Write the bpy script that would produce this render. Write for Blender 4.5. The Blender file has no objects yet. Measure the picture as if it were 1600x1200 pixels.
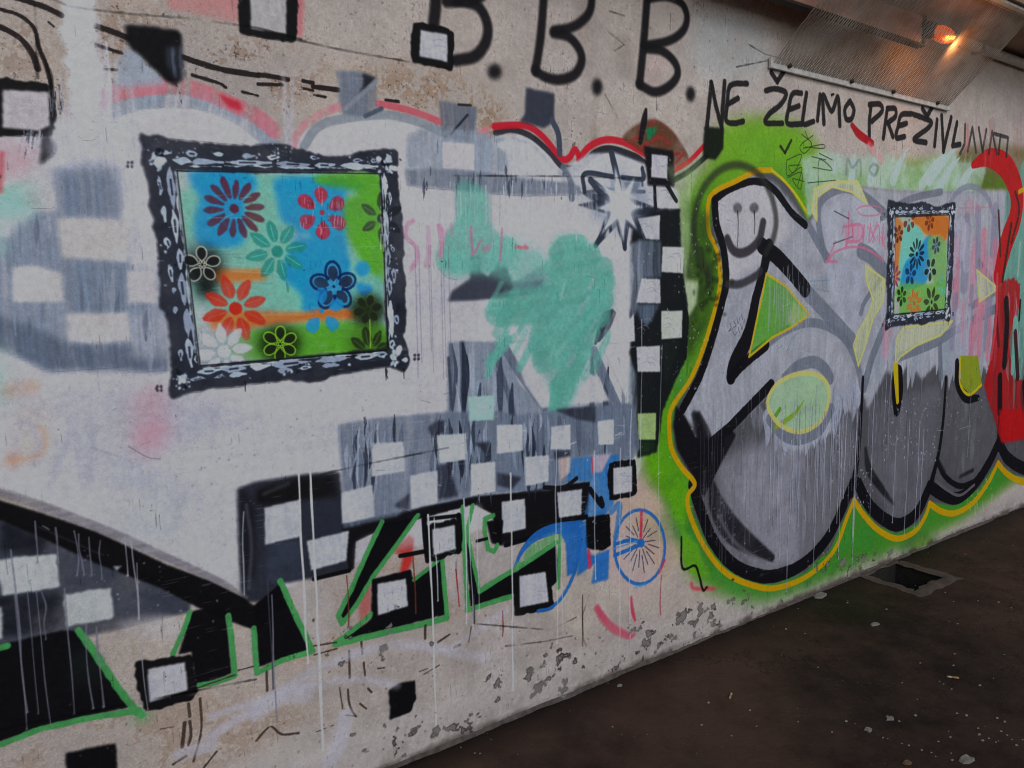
import bpy, math, random
import numpy as np
from mathutils import Vector, Matrix

# ------------------------------------------------------------------ camera, sky, sun
sc = bpy.context.scene
D, EYE = 2.13, 1.55                       # camera to wall, camera height (m)
F = 1200.0                                # focal length in pixels of the 1600 px wide photograph
dn = np.array([170., 9500., F]); dn /= np.linalg.norm(dn)
hz = np.array([1694., -182., F]); hz /= np.linalg.norm(hz)
AZ = -dn
AX = hz - (hz @ dn) * dn; AX /= np.linalg.norm(AX)
AY = np.cross(AZ, AX)
cam_d = bpy.data.cameras.new('camera')
cam = bpy.data.objects.new('camera', cam_d)
sc.collection.objects.link(cam)
right = (AX[0], AY[0], AZ[0]); down = (AX[1], AY[1], AZ[1]); fwd = (AX[2], AY[2], AZ[2])
m = Matrix(((right[0], -down[0], -fwd[0], 0), (right[1], -down[1], -fwd[1], -D),
            (right[2], -down[2], -fwd[2], EYE), (0, 0, 0, 1)))
cam.matrix_world = m
cam_d.sensor_width = 36.0
cam_d.lens = 27.0
cam_d.clip_start = 0.05
cam_d.clip_end = 500
sc.camera = cam

SUN_EL, SUN_ROT = math.radians(34), math.radians(196)
w = bpy.data.worlds.new('World'); sc.world = w; w.use_nodes = True
nt = w.node_tree; nt.nodes.clear()
sky = nt.nodes.new('ShaderNodeTexSky'); sky.sky_type = 'NISHITA'; sky.sun_disc = False
sky.sun_elevation = SUN_EL; sky.sun_rotation = SUN_ROT
sky.dust_density = 1.0; sky.air_density = 1.0; sky.ozone_density = 3.0
hs = nt.nodes.new('ShaderNodeHueSaturation'); hs.inputs['Saturation'].default_value = 0.42   # cloud veil greys the blue
bg = nt.nodes.new('ShaderNodeBackground'); bg.inputs['Strength'].default_value = 0.098
wo = nt.nodes.new('ShaderNodeOutputWorld')
nt.links.new(sky.outputs[0], hs.inputs['Color']); nt.links.new(hs.outputs[0], bg.inputs[0]); nt.links.new(bg.outputs[0], wo.inputs[0])
sl = bpy.data.lights.new('sun', 'SUN'); sl.energy = 0.78; sl.angle = math.radians(30); sl.color = (1, .985, .97)
so = bpy.data.objects.new('sun', sl); sc.collection.objects.link(so)
# the Sky Texture measures its rotation from +Y, clockwise seen from above
sd = Vector((math.sin(SUN_ROT) * math.cos(SUN_EL), math.cos(SUN_ROT) * math.cos(SUN_EL), math.sin(SUN_EL)))
so.rotation_euler = sd.to_track_quat('Z', 'Y').to_euler()
sc.view_settings.view_transform = 'Standard'; sc.view_settings.look = 'None'
sc.view_settings.exposure = -0.08; sc.view_settings.gamma = 1.0; sc.view_settings.use_curve_mapping = False
sc.cycles.use_denoising = True
sc.cycles.max_bounces = 6
sc.cycles.filter_width = 1.05

# ------------------------------------------------------------------ helpers
rng = np.random.default_rng(7)
R = random.Random(11)
COL = sc.collection
WALL_TOP = 2.85
S = 0.002                                  # one texel of the wall paint = 2 mm
X0, X1 = -1.6, 7.4
W, H = int(round((X1 - X0) / S)), int(round(WALL_TOP / S))
K = 1.75                                   # photographed tone -> paint albedo

def ray(x, y):
    r = np.array([x - 800., y - 600., F])
    return np.array([r @ AX, r @ AY, r @ AZ])
OFF = [0.0, 0.0]
def wp(x, y):                              # photograph pixel -> point (x, z) on the wall, metres
    r = ray(x, y); t = D / r[1]
    return t * r[0] + OFF[0], EYE + t * r[2] + OFF[1]
def fp(x, y, z=0.0):                       # photograph pixel -> point on the floor
    r = ray(x, y); t = (z - EYE) / r[2]
    return t * r[0], -D + t * r[1]
def P(pts):
    o = []
    for x, y in pts:
        a, b = wp(x, y); o.append(((a - X0) / S, b / S))
    return np.array(o)
def px(x, y):                              # texels per photograph pixel (vertical) at that place
    return abs(wp(x, y + 1)[1] - wp(x, y)[1]) / S

def smooth(p, closed, n=6):
    p = np.asarray(p, float)
    if len(p) < 3: return p
    q = np.vstack([p[-1:], p, p[:2]]) if closed else np.vstack([2 * p[:1] - p[1:2], p, 2 * p[-1:] - p[-2:-1]])
    out = []
    for i in range(len(q) - 3):
        a, b, c, d = q[i:i + 4]
        for k in range(n):
            t = k / n
            out.append(.5 * (2 * b + (c - a) * t + (2 * a - 5 * b + 4 * c - d) * t * t + (3 * b - a - 3 * c + d) * t ** 3))
    if not closed: out.append(p[-1])
    return np.array(out)

def vnoise(h, w_, cy, cx, seed, octs=1):
    g = np.random.default_rng(seed); out = np.zeros((h, w_), np.float32); amp, tot = 1., 0.
    for _ in range(octs):
        ny, nx = int(h / cy) + 3, int(w_ / cx) + 3
        r = g.random((ny, nx)).astype(np.float32)
        yy = np.arange(h) / cy; xx = np.arange(w_) / cx
        iy = yy.astype(int); ix = xx.astype(int)
        fy = (yy - iy).astype(np.float32); fx = (xx - ix).astype(np.float32)
        fy = fy * fy * (3 - 2 * fy); fx = fx * fx * (3 - 2 * fx)
        rows = r[iy] * (1 - fy)[:, None] + r[iy + 1] * fy[:, None]
        out += amp * (rows[:, ix] * (1 - fx) + rows[:, ix + 1] * fx)
        tot += amp; amp *= .55; cy = max(1., cy / 2.1); cx = max(1., cx / 2.1)
    return out / tot - .5                  # about -0.5 .. 0.5
N_big = vnoise(H, W, 170, 210, 1, 4)
N_mid = vnoise(H, W, 34, 34, 2, 4)
N_fin = vnoise(H, W, 5, 5, 3, 2)
N_edge = vnoise(H, W, 9, 9, 31, 2)
ST_V = (vnoise(H, W, 150, 4.5, 4, 2) * (1.0 + 1.6 * N_mid) + vnoise(H, W, 260, 15, 44, 2) * 1.1) * .8
_sh = (np.arange(W)[None, :] + (vnoise(H, W, 90, 130, 45, 2) * 34)).astype(np.int64) % W
ST_V = np.take_along_axis(ST_V, _sh, axis=1)
ST_V2 = vnoise(H, W, 60, 2.2, 41, 1)
ST_H = vnoise(H, W, 4.5, 120, 5, 2)
GRAIN = (rng.random((H, W)).astype(np.float32) - .5)

C = np.zeros((H, W, 4), np.float32)

def blur(a, r):
    r = int(round(r))
    if r < 1: return a
    for ax in (0, 1):
        for _ in range(2):
            pad = [(0, 0), (0, 0)]; pad[ax] = (r + 1, r)
            c = np.cumsum(np.pad(a, pad, mode='edge'), axis=ax, dtype=np.float64)
            n = a.shape[ax]
            a = ((np.take(c, range(2 * r + 1, 2 * r + 1 + n), axis=ax) - np.take(c, range(0, n), axis=ax)) / (2 * r + 1)).astype(np.float32)
    return a

def blur1(a):
    b = np.pad(a, 1, mode='edge'); b = (b[:-2] + 2 * b[1:-1] + b[2:]) / 4; return (b[:, :-2] + 2 * b[:, 1:-1] + b[:, 2:]) / 4

def clipbox(x0, y0, x1, y1):
    return max(0, int(x0)), max(0, int(y0)), min(W, int(x1) + 1), min(H, int(y1) + 1)

def poly_mask(p, soft=1.0, rough=0.0):
    """soft = blur in texels, rough = how far (texels) the edge wanders"""
    pad = soft * 2 + rough * 2 + 4
    x0, y0, x1, y1 = clipbox(p[:, 0].min() - pad, p[:, 1].min() - pad, p[:, 0].max() + pad, p[:, 1].max() + pad)
    if x1 <= x0 or y1 <= y0: return None
    a = np.zeros((y1 - y0, x1 - x0), np.float32)
    q = np.roll(p, -1, axis=0)
    ys = np.arange(y0, y1)
    for i, y in enumerate(ys + .5):
        s = (p[:, 1] <= y) != (q[:, 1] <= y)
        if not s.any(): continue
        pa, qa = p[s], q[s]
        xs = np.sort(pa[:, 0] + (y - pa[:, 1]) * (qa[:, 0] - pa[:, 0]) / (qa[:, 1] - pa[:, 1])) - x0
        for k in range(0, len(xs) - 1, 2):
            u, v = xs[k], xs[k + 1]
            iu, iv = max(0, int(round(u))), min(a.shape[1], int(round(v)))
            if iv > iu: a[i, iu:iv] = 1
    if rough:
        b = blur(a, rough); n = N_edge[y0:y1, x0:x1]
        a = np.clip((b - .5 + n * .9) * 5 + .5, 0, 1)
    a = blur(a, soft) if soft >= 1.5 else (blur1(a) if soft < 1.1 else blur(a, 1))
    return (x0, y0, x1, y1), a

def line_mask(p, ws, soft=1.0, rough=0.0):
    """ws = width (texels) at each point"""
    wm = max(ws); pad = wm / 2 + soft * 2 + 3
    x0, y0, x1, y1 = clipbox(p[:, 0].min() - pad, p[:, 1].min() - pad, p[:, 0].max() + pad, p[:, 1].max() + pad)
    if x1 <= x0 or y1 <= y0: return None
    a = np.zeros((y1 - y0, x1 - x0), np.float32)
    sf = max(.8, soft)
    if len(p) == 1: p = np.vstack([p, p + .01]); ws = [ws[0]] * 2
    for i in range(len(p) - 1):
        A, B = p[i], p[i + 1]; wa, wb = ws[i], ws[i + 1]; pd = max(wa, wb) / 2 + sf * 2 + 2
        bx0, by0, bx1, by1 = clipbox(min(A[0], B[0]) - pd, min(A[1], B[1]) - pd, max(A[0], B[0]) + pd, max(A[1], B[1]) + pd)
        bx0, by0, bx1, by1 = max(bx0, x0), max(by0, y0), min(bx1, x1), min(by1, y1)
        if bx1 <= bx0 or by1 <= by0: continue
        yy, xx = np.mgrid[by0:by1, bx0:bx1].astype(np.float32)
        d = B - A; L = max(1e-6, d @ d)
        t = np.clip(((xx - A[0]) * d[0] + (yy - A[1]) * d[1]) / L, 0, 1)
        dist = np.hypot(xx - A[0] - t * d[0], yy - A[1] - t * d[1])
        rad = (wa + (wb - wa) * t) / 2
        if rough: rad = rad + N_edge[by0:by1, bx0:bx1] * rough * 2
        v = np.clip((rad - dist) / (2 * sf) + .5, 0, 1); v = v * v * (3 - 2 * v)
        s = a[by0 - y0:by1 - y0, bx0 - x0:bx1 - x0]; np.maximum(s, v, out=s)
    return (x0, y0, x1, y1), a

def lay(M, col, a=1., tex='flat', amt=1.):
    if M is None: return M
    (x0, y0, x1, y1), m = M
    sl_ = (slice(y0, y1), slice(x0, x1))
    c = np.array(col, np.float32) / 255.
    mm = m * a
    dst = C[sl_]
    hgt = 0.0
    if tex == 'brush':
        s = ST_V[sl_]; s2 = ST_V2[sl_]
        mm = mm * np.clip(1.0 - amt * (.42 - 1.5 * (s + .12)) , 0, 1)
        colr = c * (1 + .22 * s[..., None] * amt + .12 * s2[..., None]); hgt = s * .35 + s2 * .25
    elif tex == 'brushh':
        s = ST_H[sl_]
        mm = mm * np.clip(1.0 - amt * (.42 - 1.5 * (s + .12)), 0, 1)
        colr = c * (1 + .18 * s[..., None] * amt); hgt = s * .3
    elif tex == 'dry':                     # dry brush: breaks up into the wall grain
        s = ST_V[sl_] * 1.2 + N_fin[sl_] * .9 + N_mid[sl_] * .6
        mm = mm * np.clip((m - .52 + s * amt) * 5 + .4, 0, 1)
        colr = c * (1 + .15 * ST_V2[sl_][..., None]); hgt = s * .2
    elif tex == 'spray':
        mm = np.clip(mm + (GRAIN[sl_] * .55) * mm * (1 - mm) * 2, 0, 1)
        colr = c * (1 + .07 * N_mid[sl_][..., None] * amt)
    elif tex == 'cloud':
        mm = mm * np.clip(.85 + N_mid[sl_] * 1.1 * amt + N_big[sl_] * .7 * amt, 0, 1)
        colr = c * (1 + .10 * N_mid[sl_][..., None])
    else:
        colr = c * (1 + .05 * amt * N_mid[sl_][..., None] + .05 * amt * ST_V[sl_][..., None])
    mm = mm[..., None] if mm.ndim == 2 else mm
    dst[..., :3] = dst[..., :3] * (1 - mm) + colr * mm
    m0 = mm[..., 0]
    dst[..., 3] = dst[..., 3] * (1 - .55 * m0) + (.52 + hgt * .5) * .55 * m0 + .02 * m0
    return M

def poly(pts, col, soft=1., a=1., tex='flat', sm=False, rough=0., amt=1., raw=False):
    p = pts if raw else P(pts)
    if sm: p = smooth(p, True)
    return lay(poly_mask(np.asarray(p), soft, rough), col, a, tex, amt)

def line(pts, wpx, col, soft=1., a=1., tex='flat', sm=True, rough=0., amt=1., raw=False):
    """wpx: width in photograph pixels there (number or one per point)"""
    ws = wpx if isinstance(wpx, (list, tuple)) else [wpx] * len(pts)
    if raw: p = np.asarray(pts, float); ws = list(ws)
    else:
        p = P(pts); ws = [w_ * px(*q) for w_, q in zip(ws, pts)]
    if sm and len(p) > 2:
        aug = smooth(np.column_stack([p, ws]), False); p, ws = aug[:, :2], list(np.maximum(1, aug[:, 2]))
    return lay(line_mask(p, ws, soft, rough), col, a, tex, amt)

def streak(x, y, L_, wd, col, a=.7, soft=1.1, tex='dry', amt=.6):
    k = R.uniform(-.06, .06) * L_
    return line([(x, y), (x + k, y + L_ * .35), (x + k * .6, y + L_ * .7), (x + R.uniform(-2, 2), y + L_)], [wd * .3, wd, wd * .8, wd * .15], col, soft, a, tex, amt=amt)

def ell(cx, cy, rx, ry, n=24, rot=0.):
    return [(cx + rx * math.cos(t) * math.cos(rot) - ry * math.sin(t) * math.sin(rot),
             cy + rx * math.cos(t) * math.sin(rot) + ry * math.sin(t) * math.cos(rot)) for t in np.linspace(0, 2 * math.pi, n, endpoint=False)]

# ---- objects
def setp(o, label=None, cat=None, group=None, kind=None):
    if label: o['label'] = label
    if cat: o['category'] = cat
    if group: o['group'] = group
    if kind: o['kind'] = kind
    return o
def link(o, parent=None):
    COL.objects.link(o)
    if parent is not None: o.parent = parent; o.matrix_parent_inverse = Matrix.Translation(-world_loc(parent))
    return o
def world_loc(o):                          # meshes carry world coordinates, so only an Empty's place is undone
    return Vector(o.location) if o.type == 'EMPTY' else Vector((0, 0, 0))
def empty(name, x, z, label, cat, group=None, y=0.0):
    o = bpy.data.objects.new(name, None); o.location = (x, y, z); o.empty_display_size = .05
    COL.objects.link(o)
    return setp(o, label, cat, group)
def at(pxx, pyy, name, label, cat, group=None):
    x, z = wp(pxx, pyy)
    return empty(name, x, z, label, cat, group)

def mesh_obj(name, verts, faces, mat, parent=None, smooth_=False):
    me = bpy.data.meshes.new(name); me.from_pydata(verts, [], faces); me.update()
    if smooth_:
        for p_ in me.polygons: p_.use_smooth = True
    me.materials.append(mat)
    o = bpy.data.objects.new(name, me)
    return link(o, parent)

LAYER = [0.0003]
M_PAINT = bpy.data.materials.new('painted_plaster')
def sheet(name, Ms, parent=None, cell=2, thr=.42, label=None, cat=None, group=None, kind=None):
    """a film of paint on the wall, as wide as what was painted; carries the wall's paint by position"""
    if not isinstance(Ms, list): Ms = [Ms]
    Ms = [q for q in Ms if q is not None]
    if not Ms: return None
    x0 = min(q[0][0] for q in Ms); y0 = min(q[0][1] for q in Ms); x1 = max(q[0][2] for q in Ms); y1 = max(q[0][3] for q in Ms)
    A = np.zeros((y1 - y0, x1 - x0), np.float32)
    for (a0, b0, a1, b1), mk in Ms:
        s = A[b0 - y0:b1 - y0, a0 - x0:a1 - x0]; np.maximum(s, mk, out=s)
    h, w_ = A.shape; hh, ww = h // cell, w_ // cell
    if hh < 1 or ww < 1: return None
    B = A[:hh * cell, :ww * cell].reshape(hh, cell, ww, cell).mean((1, 3)) > thr
    if B.sum() < 2: return None
    rects, live = [], {}
    Z = np.zeros((hh, 1), bool)
    E = np.diff(np.hstack([Z, B, Z]).astype(np.int8), axis=1)
    for r in range(hh):
        st = np.nonzero(E[r] == 1)[0]; en = np.nonzero(E[r] == -1)[0]
        cur = {}
        for s, e in zip(st.tolist(), en.tolist()):
            cur[(s, e)] = live.pop((s, e), r)
        for (s, e), r0 in live.items(): rects.append((s, e, r0, r))
        live = cur
    for (s, e), r0 in live.items(): rects.append((s, e, r0, hh))
    LAYER[0] += 0.000004
    y = -LAYER[0]
    V, Fc, UV = [], [], []
    for s, e, r0, r1 in rects:
        a, b = X0 + (x0 + s * cell) * S, X0 + (x0 + e * cell) * S
        c, d = (y0 + r0 * cell) * S, (y0 + r1 * cell) * S
        k = len(V); V += [(a, y, c), (b, y, c), (b, y, d), (a, y, d)]; Fc.append((k, k + 1, k + 2, k + 3))
    me = bpy.data.meshes.new(name); me.from_pydata(V, [], Fc)
    uv = me.uv_layers.new(name='UVMap')
    co = np.array(V)[:, [0, 2]]
    li = np.array([i for f in Fc for i in f])
    u = np.column_stack([(co[li, 0] - X0) / (X1 - X0), co[li, 1] / WALL_TOP]).astype(np.float32)
    uv.data.foreach_set('uv', u.ravel())
    me.update(); me.materials.append(M_PAINT)
    o = bpy.data.objects.new(name, me)
    link(o, parent)
    return setp(o, label, cat, group, kind)

def sheets(name, Ms, parent):
    for q in Ms: sheet(name, q, parent)

# ================================================================== PAINT ON THE WALL, oldest first
BLK, INK = (24, 24, 28), (40, 40, 46)
WHT, GRY, LIL = (183, 181, 186), (104, 114, 130), (150, 153, 166)
TURQ, PAINT_GREEN, SPRAY = (98, 160, 146), (72, 142, 84), (88, 140, 30)

# ---- bare concrete
base = np.array([163, 154, 148], np.float32) / 255
C[..., :3] = base * (1 + .16 * N_big[..., None] + .12 * N_mid[..., None] + .05 * GRAIN[..., None])
C[..., 3] = .5 + N_mid * .25 + N_fin * .35
C[..., 0] *= 1 + .04 * N_big; C[..., 2] *= 1 - .07 * N_big
def stipple(pts, col, a=.7, dens=.02, sm=True):
    Mk = poly_mask(smooth(P(pts), True), 14)
    (x0, y0, x1, y1), mk = Mk; sl_ = (slice(y0, y1), slice(x0, x1))
    t = np.clip((N_fin[sl_] * 1.0 + N_mid[sl_] * 1.3 + N_big[sl_] * .8 + dens) * 6, 0, 1) * mk
    lay(((x0, y0, x1, y1), t.astype(np.float32)), col, a)
stipple([(-60, 0), (60, 20), (80, 60), (75, 120), (0, 120), (-60, 130)], (128, 112, 102), .6, .0)
stipple([(150, 10), (260, 20), (380, 50), (480, 70), (520, 120), (440, 170), (350, 160), (280, 110), (150, 80)], (130, 110, 98), .65, .02)
stipple([(540, 118), (620, 95), (700, 105), (760, 130), (790, 175), (770, 215), (690, 170), (600, 150)], (132, 108, 88), .7, .08)
stipple([(970, -10), (1090, 10), (1180, 60), (1160, 110), (1090, 60)], (128, 112, 104), .5, .02)
stipple([(-60, 1130), (120, 1100), (320, 1080), (560, 1130), (560, 1200), (-60, 1210)], (134, 116, 102), .5, .0)
stipple([(480, 900), (720, 880), (740, 960), (560, 1010), (420, 1040)], (140, 118, 102), .45, .03)
pit = np.clip((vnoise(H, W, 3.2, 3.2, 77, 2) * 1.2 + N_mid * .6 - .36) * 9, 0, 1)[..., None] * np.clip(.25 + (np.arange(H) * S - .9) * .9, .25, 1)[:, None, None]
C[..., :3] = C[..., :3] * (1 - .38 * pit) ; C[..., 3] -= .3 * pit[..., 0]
lt = np.clip((vnoise(H, W, 5, 7, 78, 2) + N_big * .8 - .22) * 4, 0, 1)[..., None]
C[..., :3] = C[..., :3] * (1 - .35 * lt) + np.array([.72, .69, .67], np.float32) * .35 * lt
# rust and damp runs, formwork seams
for _ in range(60):
    x = R.uniform(-1.4, 7.2); z = R.uniform(1.4, 2.8); L = R.uniform(.1, .7)
    c0 = ((x - X0) / S, z / S)
    line([c0, (c0[0] + R.uniform(-3, 3), c0[1] - L / S)], [R.uniform(3, 16), 2], R.choice([(128, 112, 100), (186, 176, 168), (112, 92, 78)]), 4, R.uniform(.15, .45), 'brush', raw=True)
def seam(pts, d=.3, wd=1.4):
    p = P(pts); Mk = line_mask(p, [2.2 * wd] * len(p), .8, .8)
    (x0, y0, x1, y1), mk = Mk; mk = mk * np.clip(.55 + N_mid[y0:y1, x0:x1] * 2.2, 0, 1)
    C[y0:y1, x0:x1, 3] -= mk * d; C[y0:y1, x0:x1, :3] *= (1 - .45 * mk[..., None])
# ---- a long swathe of pale wash under the slogan, and the whitewashed foot of the wall
poly([(420, -40), (1000, -60), (1230, -40), (1500, 90), (1600, 130), (1600, 250), (1120, 230), (860, 190), (760, 150), (640, 110), (450, 95)], (164, 156, 152), 30, .55, 'cloud', True)
poly([(1090, 20), (1170, 20), (1210, 90), (1160, 130), (1080, 110)], (150, 160, 165), 22, .45, 'cloud', True)
for q, cc in (([(960, 60), (985, 60), (990, 120), (965, 115)], (128, 118, 112)), ([(900, 10), (925, 0), (935, 90), (905, 110)], (140, 130, 124)), ([(1000, 90), (1040, 90), (1030, 130), (1005, 130)], (172, 150, 148))):
    poly(q, cc, 8, .5, 'cloud', True)
foot = [(X0, 0), (X1, 0)]
for k, (zz, aa) in enumerate(((.20, .75), (.12, .8))):
    pts = [((X0 - X0) / S, -5)] + [((x - X0) / S, (zz + .05 * math.sin(x * 2.1) + R.uniform(-.02, .02)) / S) for x in np.linspace(X0, X1, 60)] + [((X1 - X0) / S, -5)]
    poly(pts, (168, 163, 160), 10, aa, 'cloud', rough=4, raw=True)

# ---- the white ground of the mural
MURAL = [(-700, 200), (-120, 190), (80, 190), (150, 180), (220, 150), (300, 146), (380, 180), (440, 235), (480, 200), (540, 175), (620, 180), (690, 205), (735, 232), (775, 212), (820, 208),
         (860, 235), (885, 262), (920, 238), (970, 232), (1020, 262), (1062, 300), (1066, 420), (1056, 560), (1020, 690), (996, 745), (900, 790), (700, 840), (545, 880), (420, 930), (385, 930), (0, 768), (-120, 715), (-700, 500)]
ground = poly(MURAL, WHT, 2.5, .97, 'flat', rough=2)
Mg = poly_mask(P(MURAL), 3)
for q, cc, a_, tx in (([(60, 600), (260, 610), (300, 700), (200, 780), (60, 700)], (160, 162, 172), .6, 'cloud'), ([(270, 640), (400, 640), (400, 680), (270, 690)], (156, 157, 168), .6, 'brushh'),
                  ([(170, 790), (290, 780), (270, 850), (190, 840)], (150, 158, 162), .5, 'cloud'), ([(300, 690), (380, 700), (390, 740), (300, 750)], (184, 180, 178), .6, 'brushh'),
                  ([(500, 620), (690, 600), (690, 640), (500, 660)], (184, 180, 180), .5, 'brushh'), ([(640, 420), (700, 440), (690, 640), (640, 640)], (166, 162, 172), .6, 'brush'),
                  ([(740, 300), (900, 300), (900, 345), (740, 345)], (178, 172, 172), .7, 'cloud'), ([(210, 615), (262, 612), (262, 690), (215, 700)], (184, 140, 150), .75, 'cloud'),
                  ([(225, 640), (255, 640), (245, 715), (215, 700)], (186, 128, 142), .5, 'brush'), ([(10, 640), (75, 630), (75, 700), (20, 720)], (178, 166, 158), .7, 'cloud')):
    poly(q, cc, 12, a_, tx, True)
for pts_, wd in (([(20, 720), (25, 680), (40, 660), (60, 690), (55, 725)], 12), ([(75, 760), (100, 700), (115, 680), (130, 760)], 12), ([(140, 750), (142, 680)], 10), ([(330, 720), (335, 640)], 10)):
    line(pts_, wd, (160, 160, 170), 5, .55)
for _ in range(46):
    x_, y_ = R.uniform(-100, 1000), R.uniform(210, 900)
    if x_ < 420 and y_ > 760 + .45 * x_ * .4: continue
    Mx = poly_mask(smooth(P([(x_ + R.uniform(-60, 60) + 55 * math.cos(k), y_ + 34 * math.sin(k)) for k in np.linspace(0, 5.4, 7)]), True), 12)
    if Mx is None: continue
    (a0, b0, a1, b1), mm_ = Mx; (g0, h0, g1, h1), gg = Mg
    i0, j0, i1, j1 = max(a0, g0), max(b0, h0), min(a1, g1), min(b1, h1)
    if i1 <= i0 or j1 <= j0: continue
    lay(((i0, j0, i1, j1), mm_[j0 - b0:j1 - b0, i0 - a0:i1 - a0] * gg[j0 - h0:j1 - h0, i0 - g0:i1 - g0]), R.choice([(158, 160, 172), (192, 190, 194), (172, 170, 174), (190, 184, 186), (156, 160, 172)]), .5, R.choice(['cloud', 'brush', 'brushh']), .8)
for _ in range(16): # old brush relief running along the white ground
    y_ = R.uniform(610, 780); x_ = R.uniform(150, 600)
    line([(x_, y_), (x_ + R.uniform(60, 160), y_ - R.uniform(5, 30))], R.uniform(3, 12), R.choice([(184, 181, 182), (164, 162, 168)]), 4, .4, 'brushh')
for c_ in ((15, 610), (48, 604), (18, 720)):
    poly(ell(c_[0], c_[1], 9, 9), (205, 118, 70), 7, .8)
line([(65, 670), (72, 690), (60, 712), (20, 720)], 6, (190, 140, 110), 6, .5)
line([(140, 700), (200, 720), (206, 735)], 3, (150, 150, 158), 2, .6)
line([(200, 698), (230, 715), (250, 718)], 1.2, (110, 100, 108), 1, .8)

# ---- hasty dark arcs on the concrete, upper left
t_arcs = at(60, 80, 'spray_arcs', 'thin black sprayed arcs on bare concrete above the white mural', 'graffiti')
for q, wd in (([(10, -8), (50, 5), (70, 12), (95, 24)], 10), ([(0, 15), (30, 25), (52, 44), (60, 75), (72, 105), (80, 140), (84, 180)], 7), ([(-20, 40), (0, 43), (30, 60), (50, 85), (58, 108)], 10),
              ([(148, 41), (175, 50), (200, 60)], 10), ([(148, 70), (172, 78), (190, 84)], 6), ([(160, 108), (182, 110)], 5), ([(286, 90), (308, 98), (350, 110), (402, 118)], 10),
              ([(300, 118), (340, 130), (352, 137)], 6), ([(378, 144), (402, 150)], 5), ([(402, 117), (425, 120), (450, 125)], 8), ([(402, 132), (440, 133)], 6), ([(473, 127), (489, 130)], 7), ([(474, 139), (489, 142)], 5),
              ([(489, 136), (528, 141)], 9), ([(490, 149), (508, 152)], 5), ([(602, 157), (622, 159)], 6), ([(75, 35), (83, 42)], 4)):
    sheet('arc_stroke', line(q, wd, (38, 32, 32), 1.4, .93, 'dry', amt=.55), t_arcs)

# pink patches behind the top frame
poly([(255, -30), (378, -30), (372, 36), (262, 12)], (178, 122, 122), 3, .85, 'cloud')
poly([(460, -30), (476, -30), (473, 60), (462, 55)], (180, 112, 116), 2, .85)

# ---- arch bands of the mural's crown (red and grey)
t_arch = at(450, 200, 'scalloped_arches', 'red and grey scalloped arches crowning the white mural under the big letters', 'graffiti')
def band(q, wd, col, a_=.9, tx='flat', soft=1.6, nm='arch_band'):
    sheet(nm, line(q, wd, col, soft, a_, tx), t_arch)
band([(155, 184), (190, 166), (225, 158), (275, 156), (320, 162), (370, 182), (410, 212), (440, 240)], 26, (128, 136, 148), .9, 'brush')
band([(152, 160), (180, 146), (225, 137), (275, 135), (320, 145), (370, 167), (400, 182), (428, 204)], 26, (190, 108, 120), .85, 'brush')
sheet('red_tip', poly([(340, 146), (376, 160), (378, 174), (358, 168)], (206, 44, 60), 2, .9), t_arch)
band([(474, 230), (495, 200), (530, 187), (600, 180), (650, 190), (692, 208)], 14, (132, 138, 146), .9)
band([(458, 228), (468, 205), (490, 184), (520, 170), (540, 166)], 12, (200, 124, 134), .85, 'brush')
band([(590, 162), (620, 168), (655, 178), (688, 191)], 11, (208, 92, 104), .9)
band([(740, 214), (760, 203), (778, 198)], 10, (196, 112, 122), .8, 'brush')
band([(774, 208), (800, 203), (830, 214), (858, 238), (880, 262), (908, 262)], 10, (48, 46, 54))
band([(772, 198), (800, 196), (825, 198), (848, 214), (868, 238), (880, 250), (890, 246), (898, 234), (906, 248)], 11, (186, 30, 48))
band([(880, 262), (890, 280), (893, 310)], 12, (98, 106, 118))
band([(906, 262), (930, 240), (955, 234), (992, 246), (1006, 256)], 13, (40, 40, 48))
band([(904, 250), (920, 230), (945, 219), (975, 223), (1006, 240)], 11, (196, 32, 48))
for q in ([(880, 272), (902, 262)], [(905, 265), (908, 250)]): line(q, 6, (90, 98, 110), 1.2)
sheet('grey_arch_fill', poly([(200, 74), (215, 78), (250, 118), (262, 132), (215, 136), (180, 138), (185, 96)], (142, 150, 162), 3, .92, 'flat', amt=2), t_arch)

# the dark red and green tag between arches and slogan
t_heart = at(1025, 220, 'heart_tag', 'small brown red blob tag with one green dab and a black spike', 'graffiti')
sheet('blob', [poly([(972, 216), (990, 198), (1020, 186), (1046, 200), (1066, 226), (1076, 250), (1060, 264), (1048, 252), (1010, 242), (985, 226)], (96, 62, 46), 2, .95, 'cloud', True)], t_heart)
for q in ([(985, 222), (1010, 205), (1022, 190)], [(1000, 232), (1030, 215), (1045, 225)], [(1030, 245), (1062, 240)], [(1050, 262), (1068, 240)]): line(q, 5, (150, 48, 48), 2, .7)
sheet('green_dab', poly([(1008, 200), (1028, 198), (1020, 212), (1012, 222)], (34, 116, 76), 2, .95), t_heart)
sheet('spike', line([(1009, 172), (1006, 190), (1000, 222)], [6, 13, 9], (34, 28, 36), 2, .95), t_heart)

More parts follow.
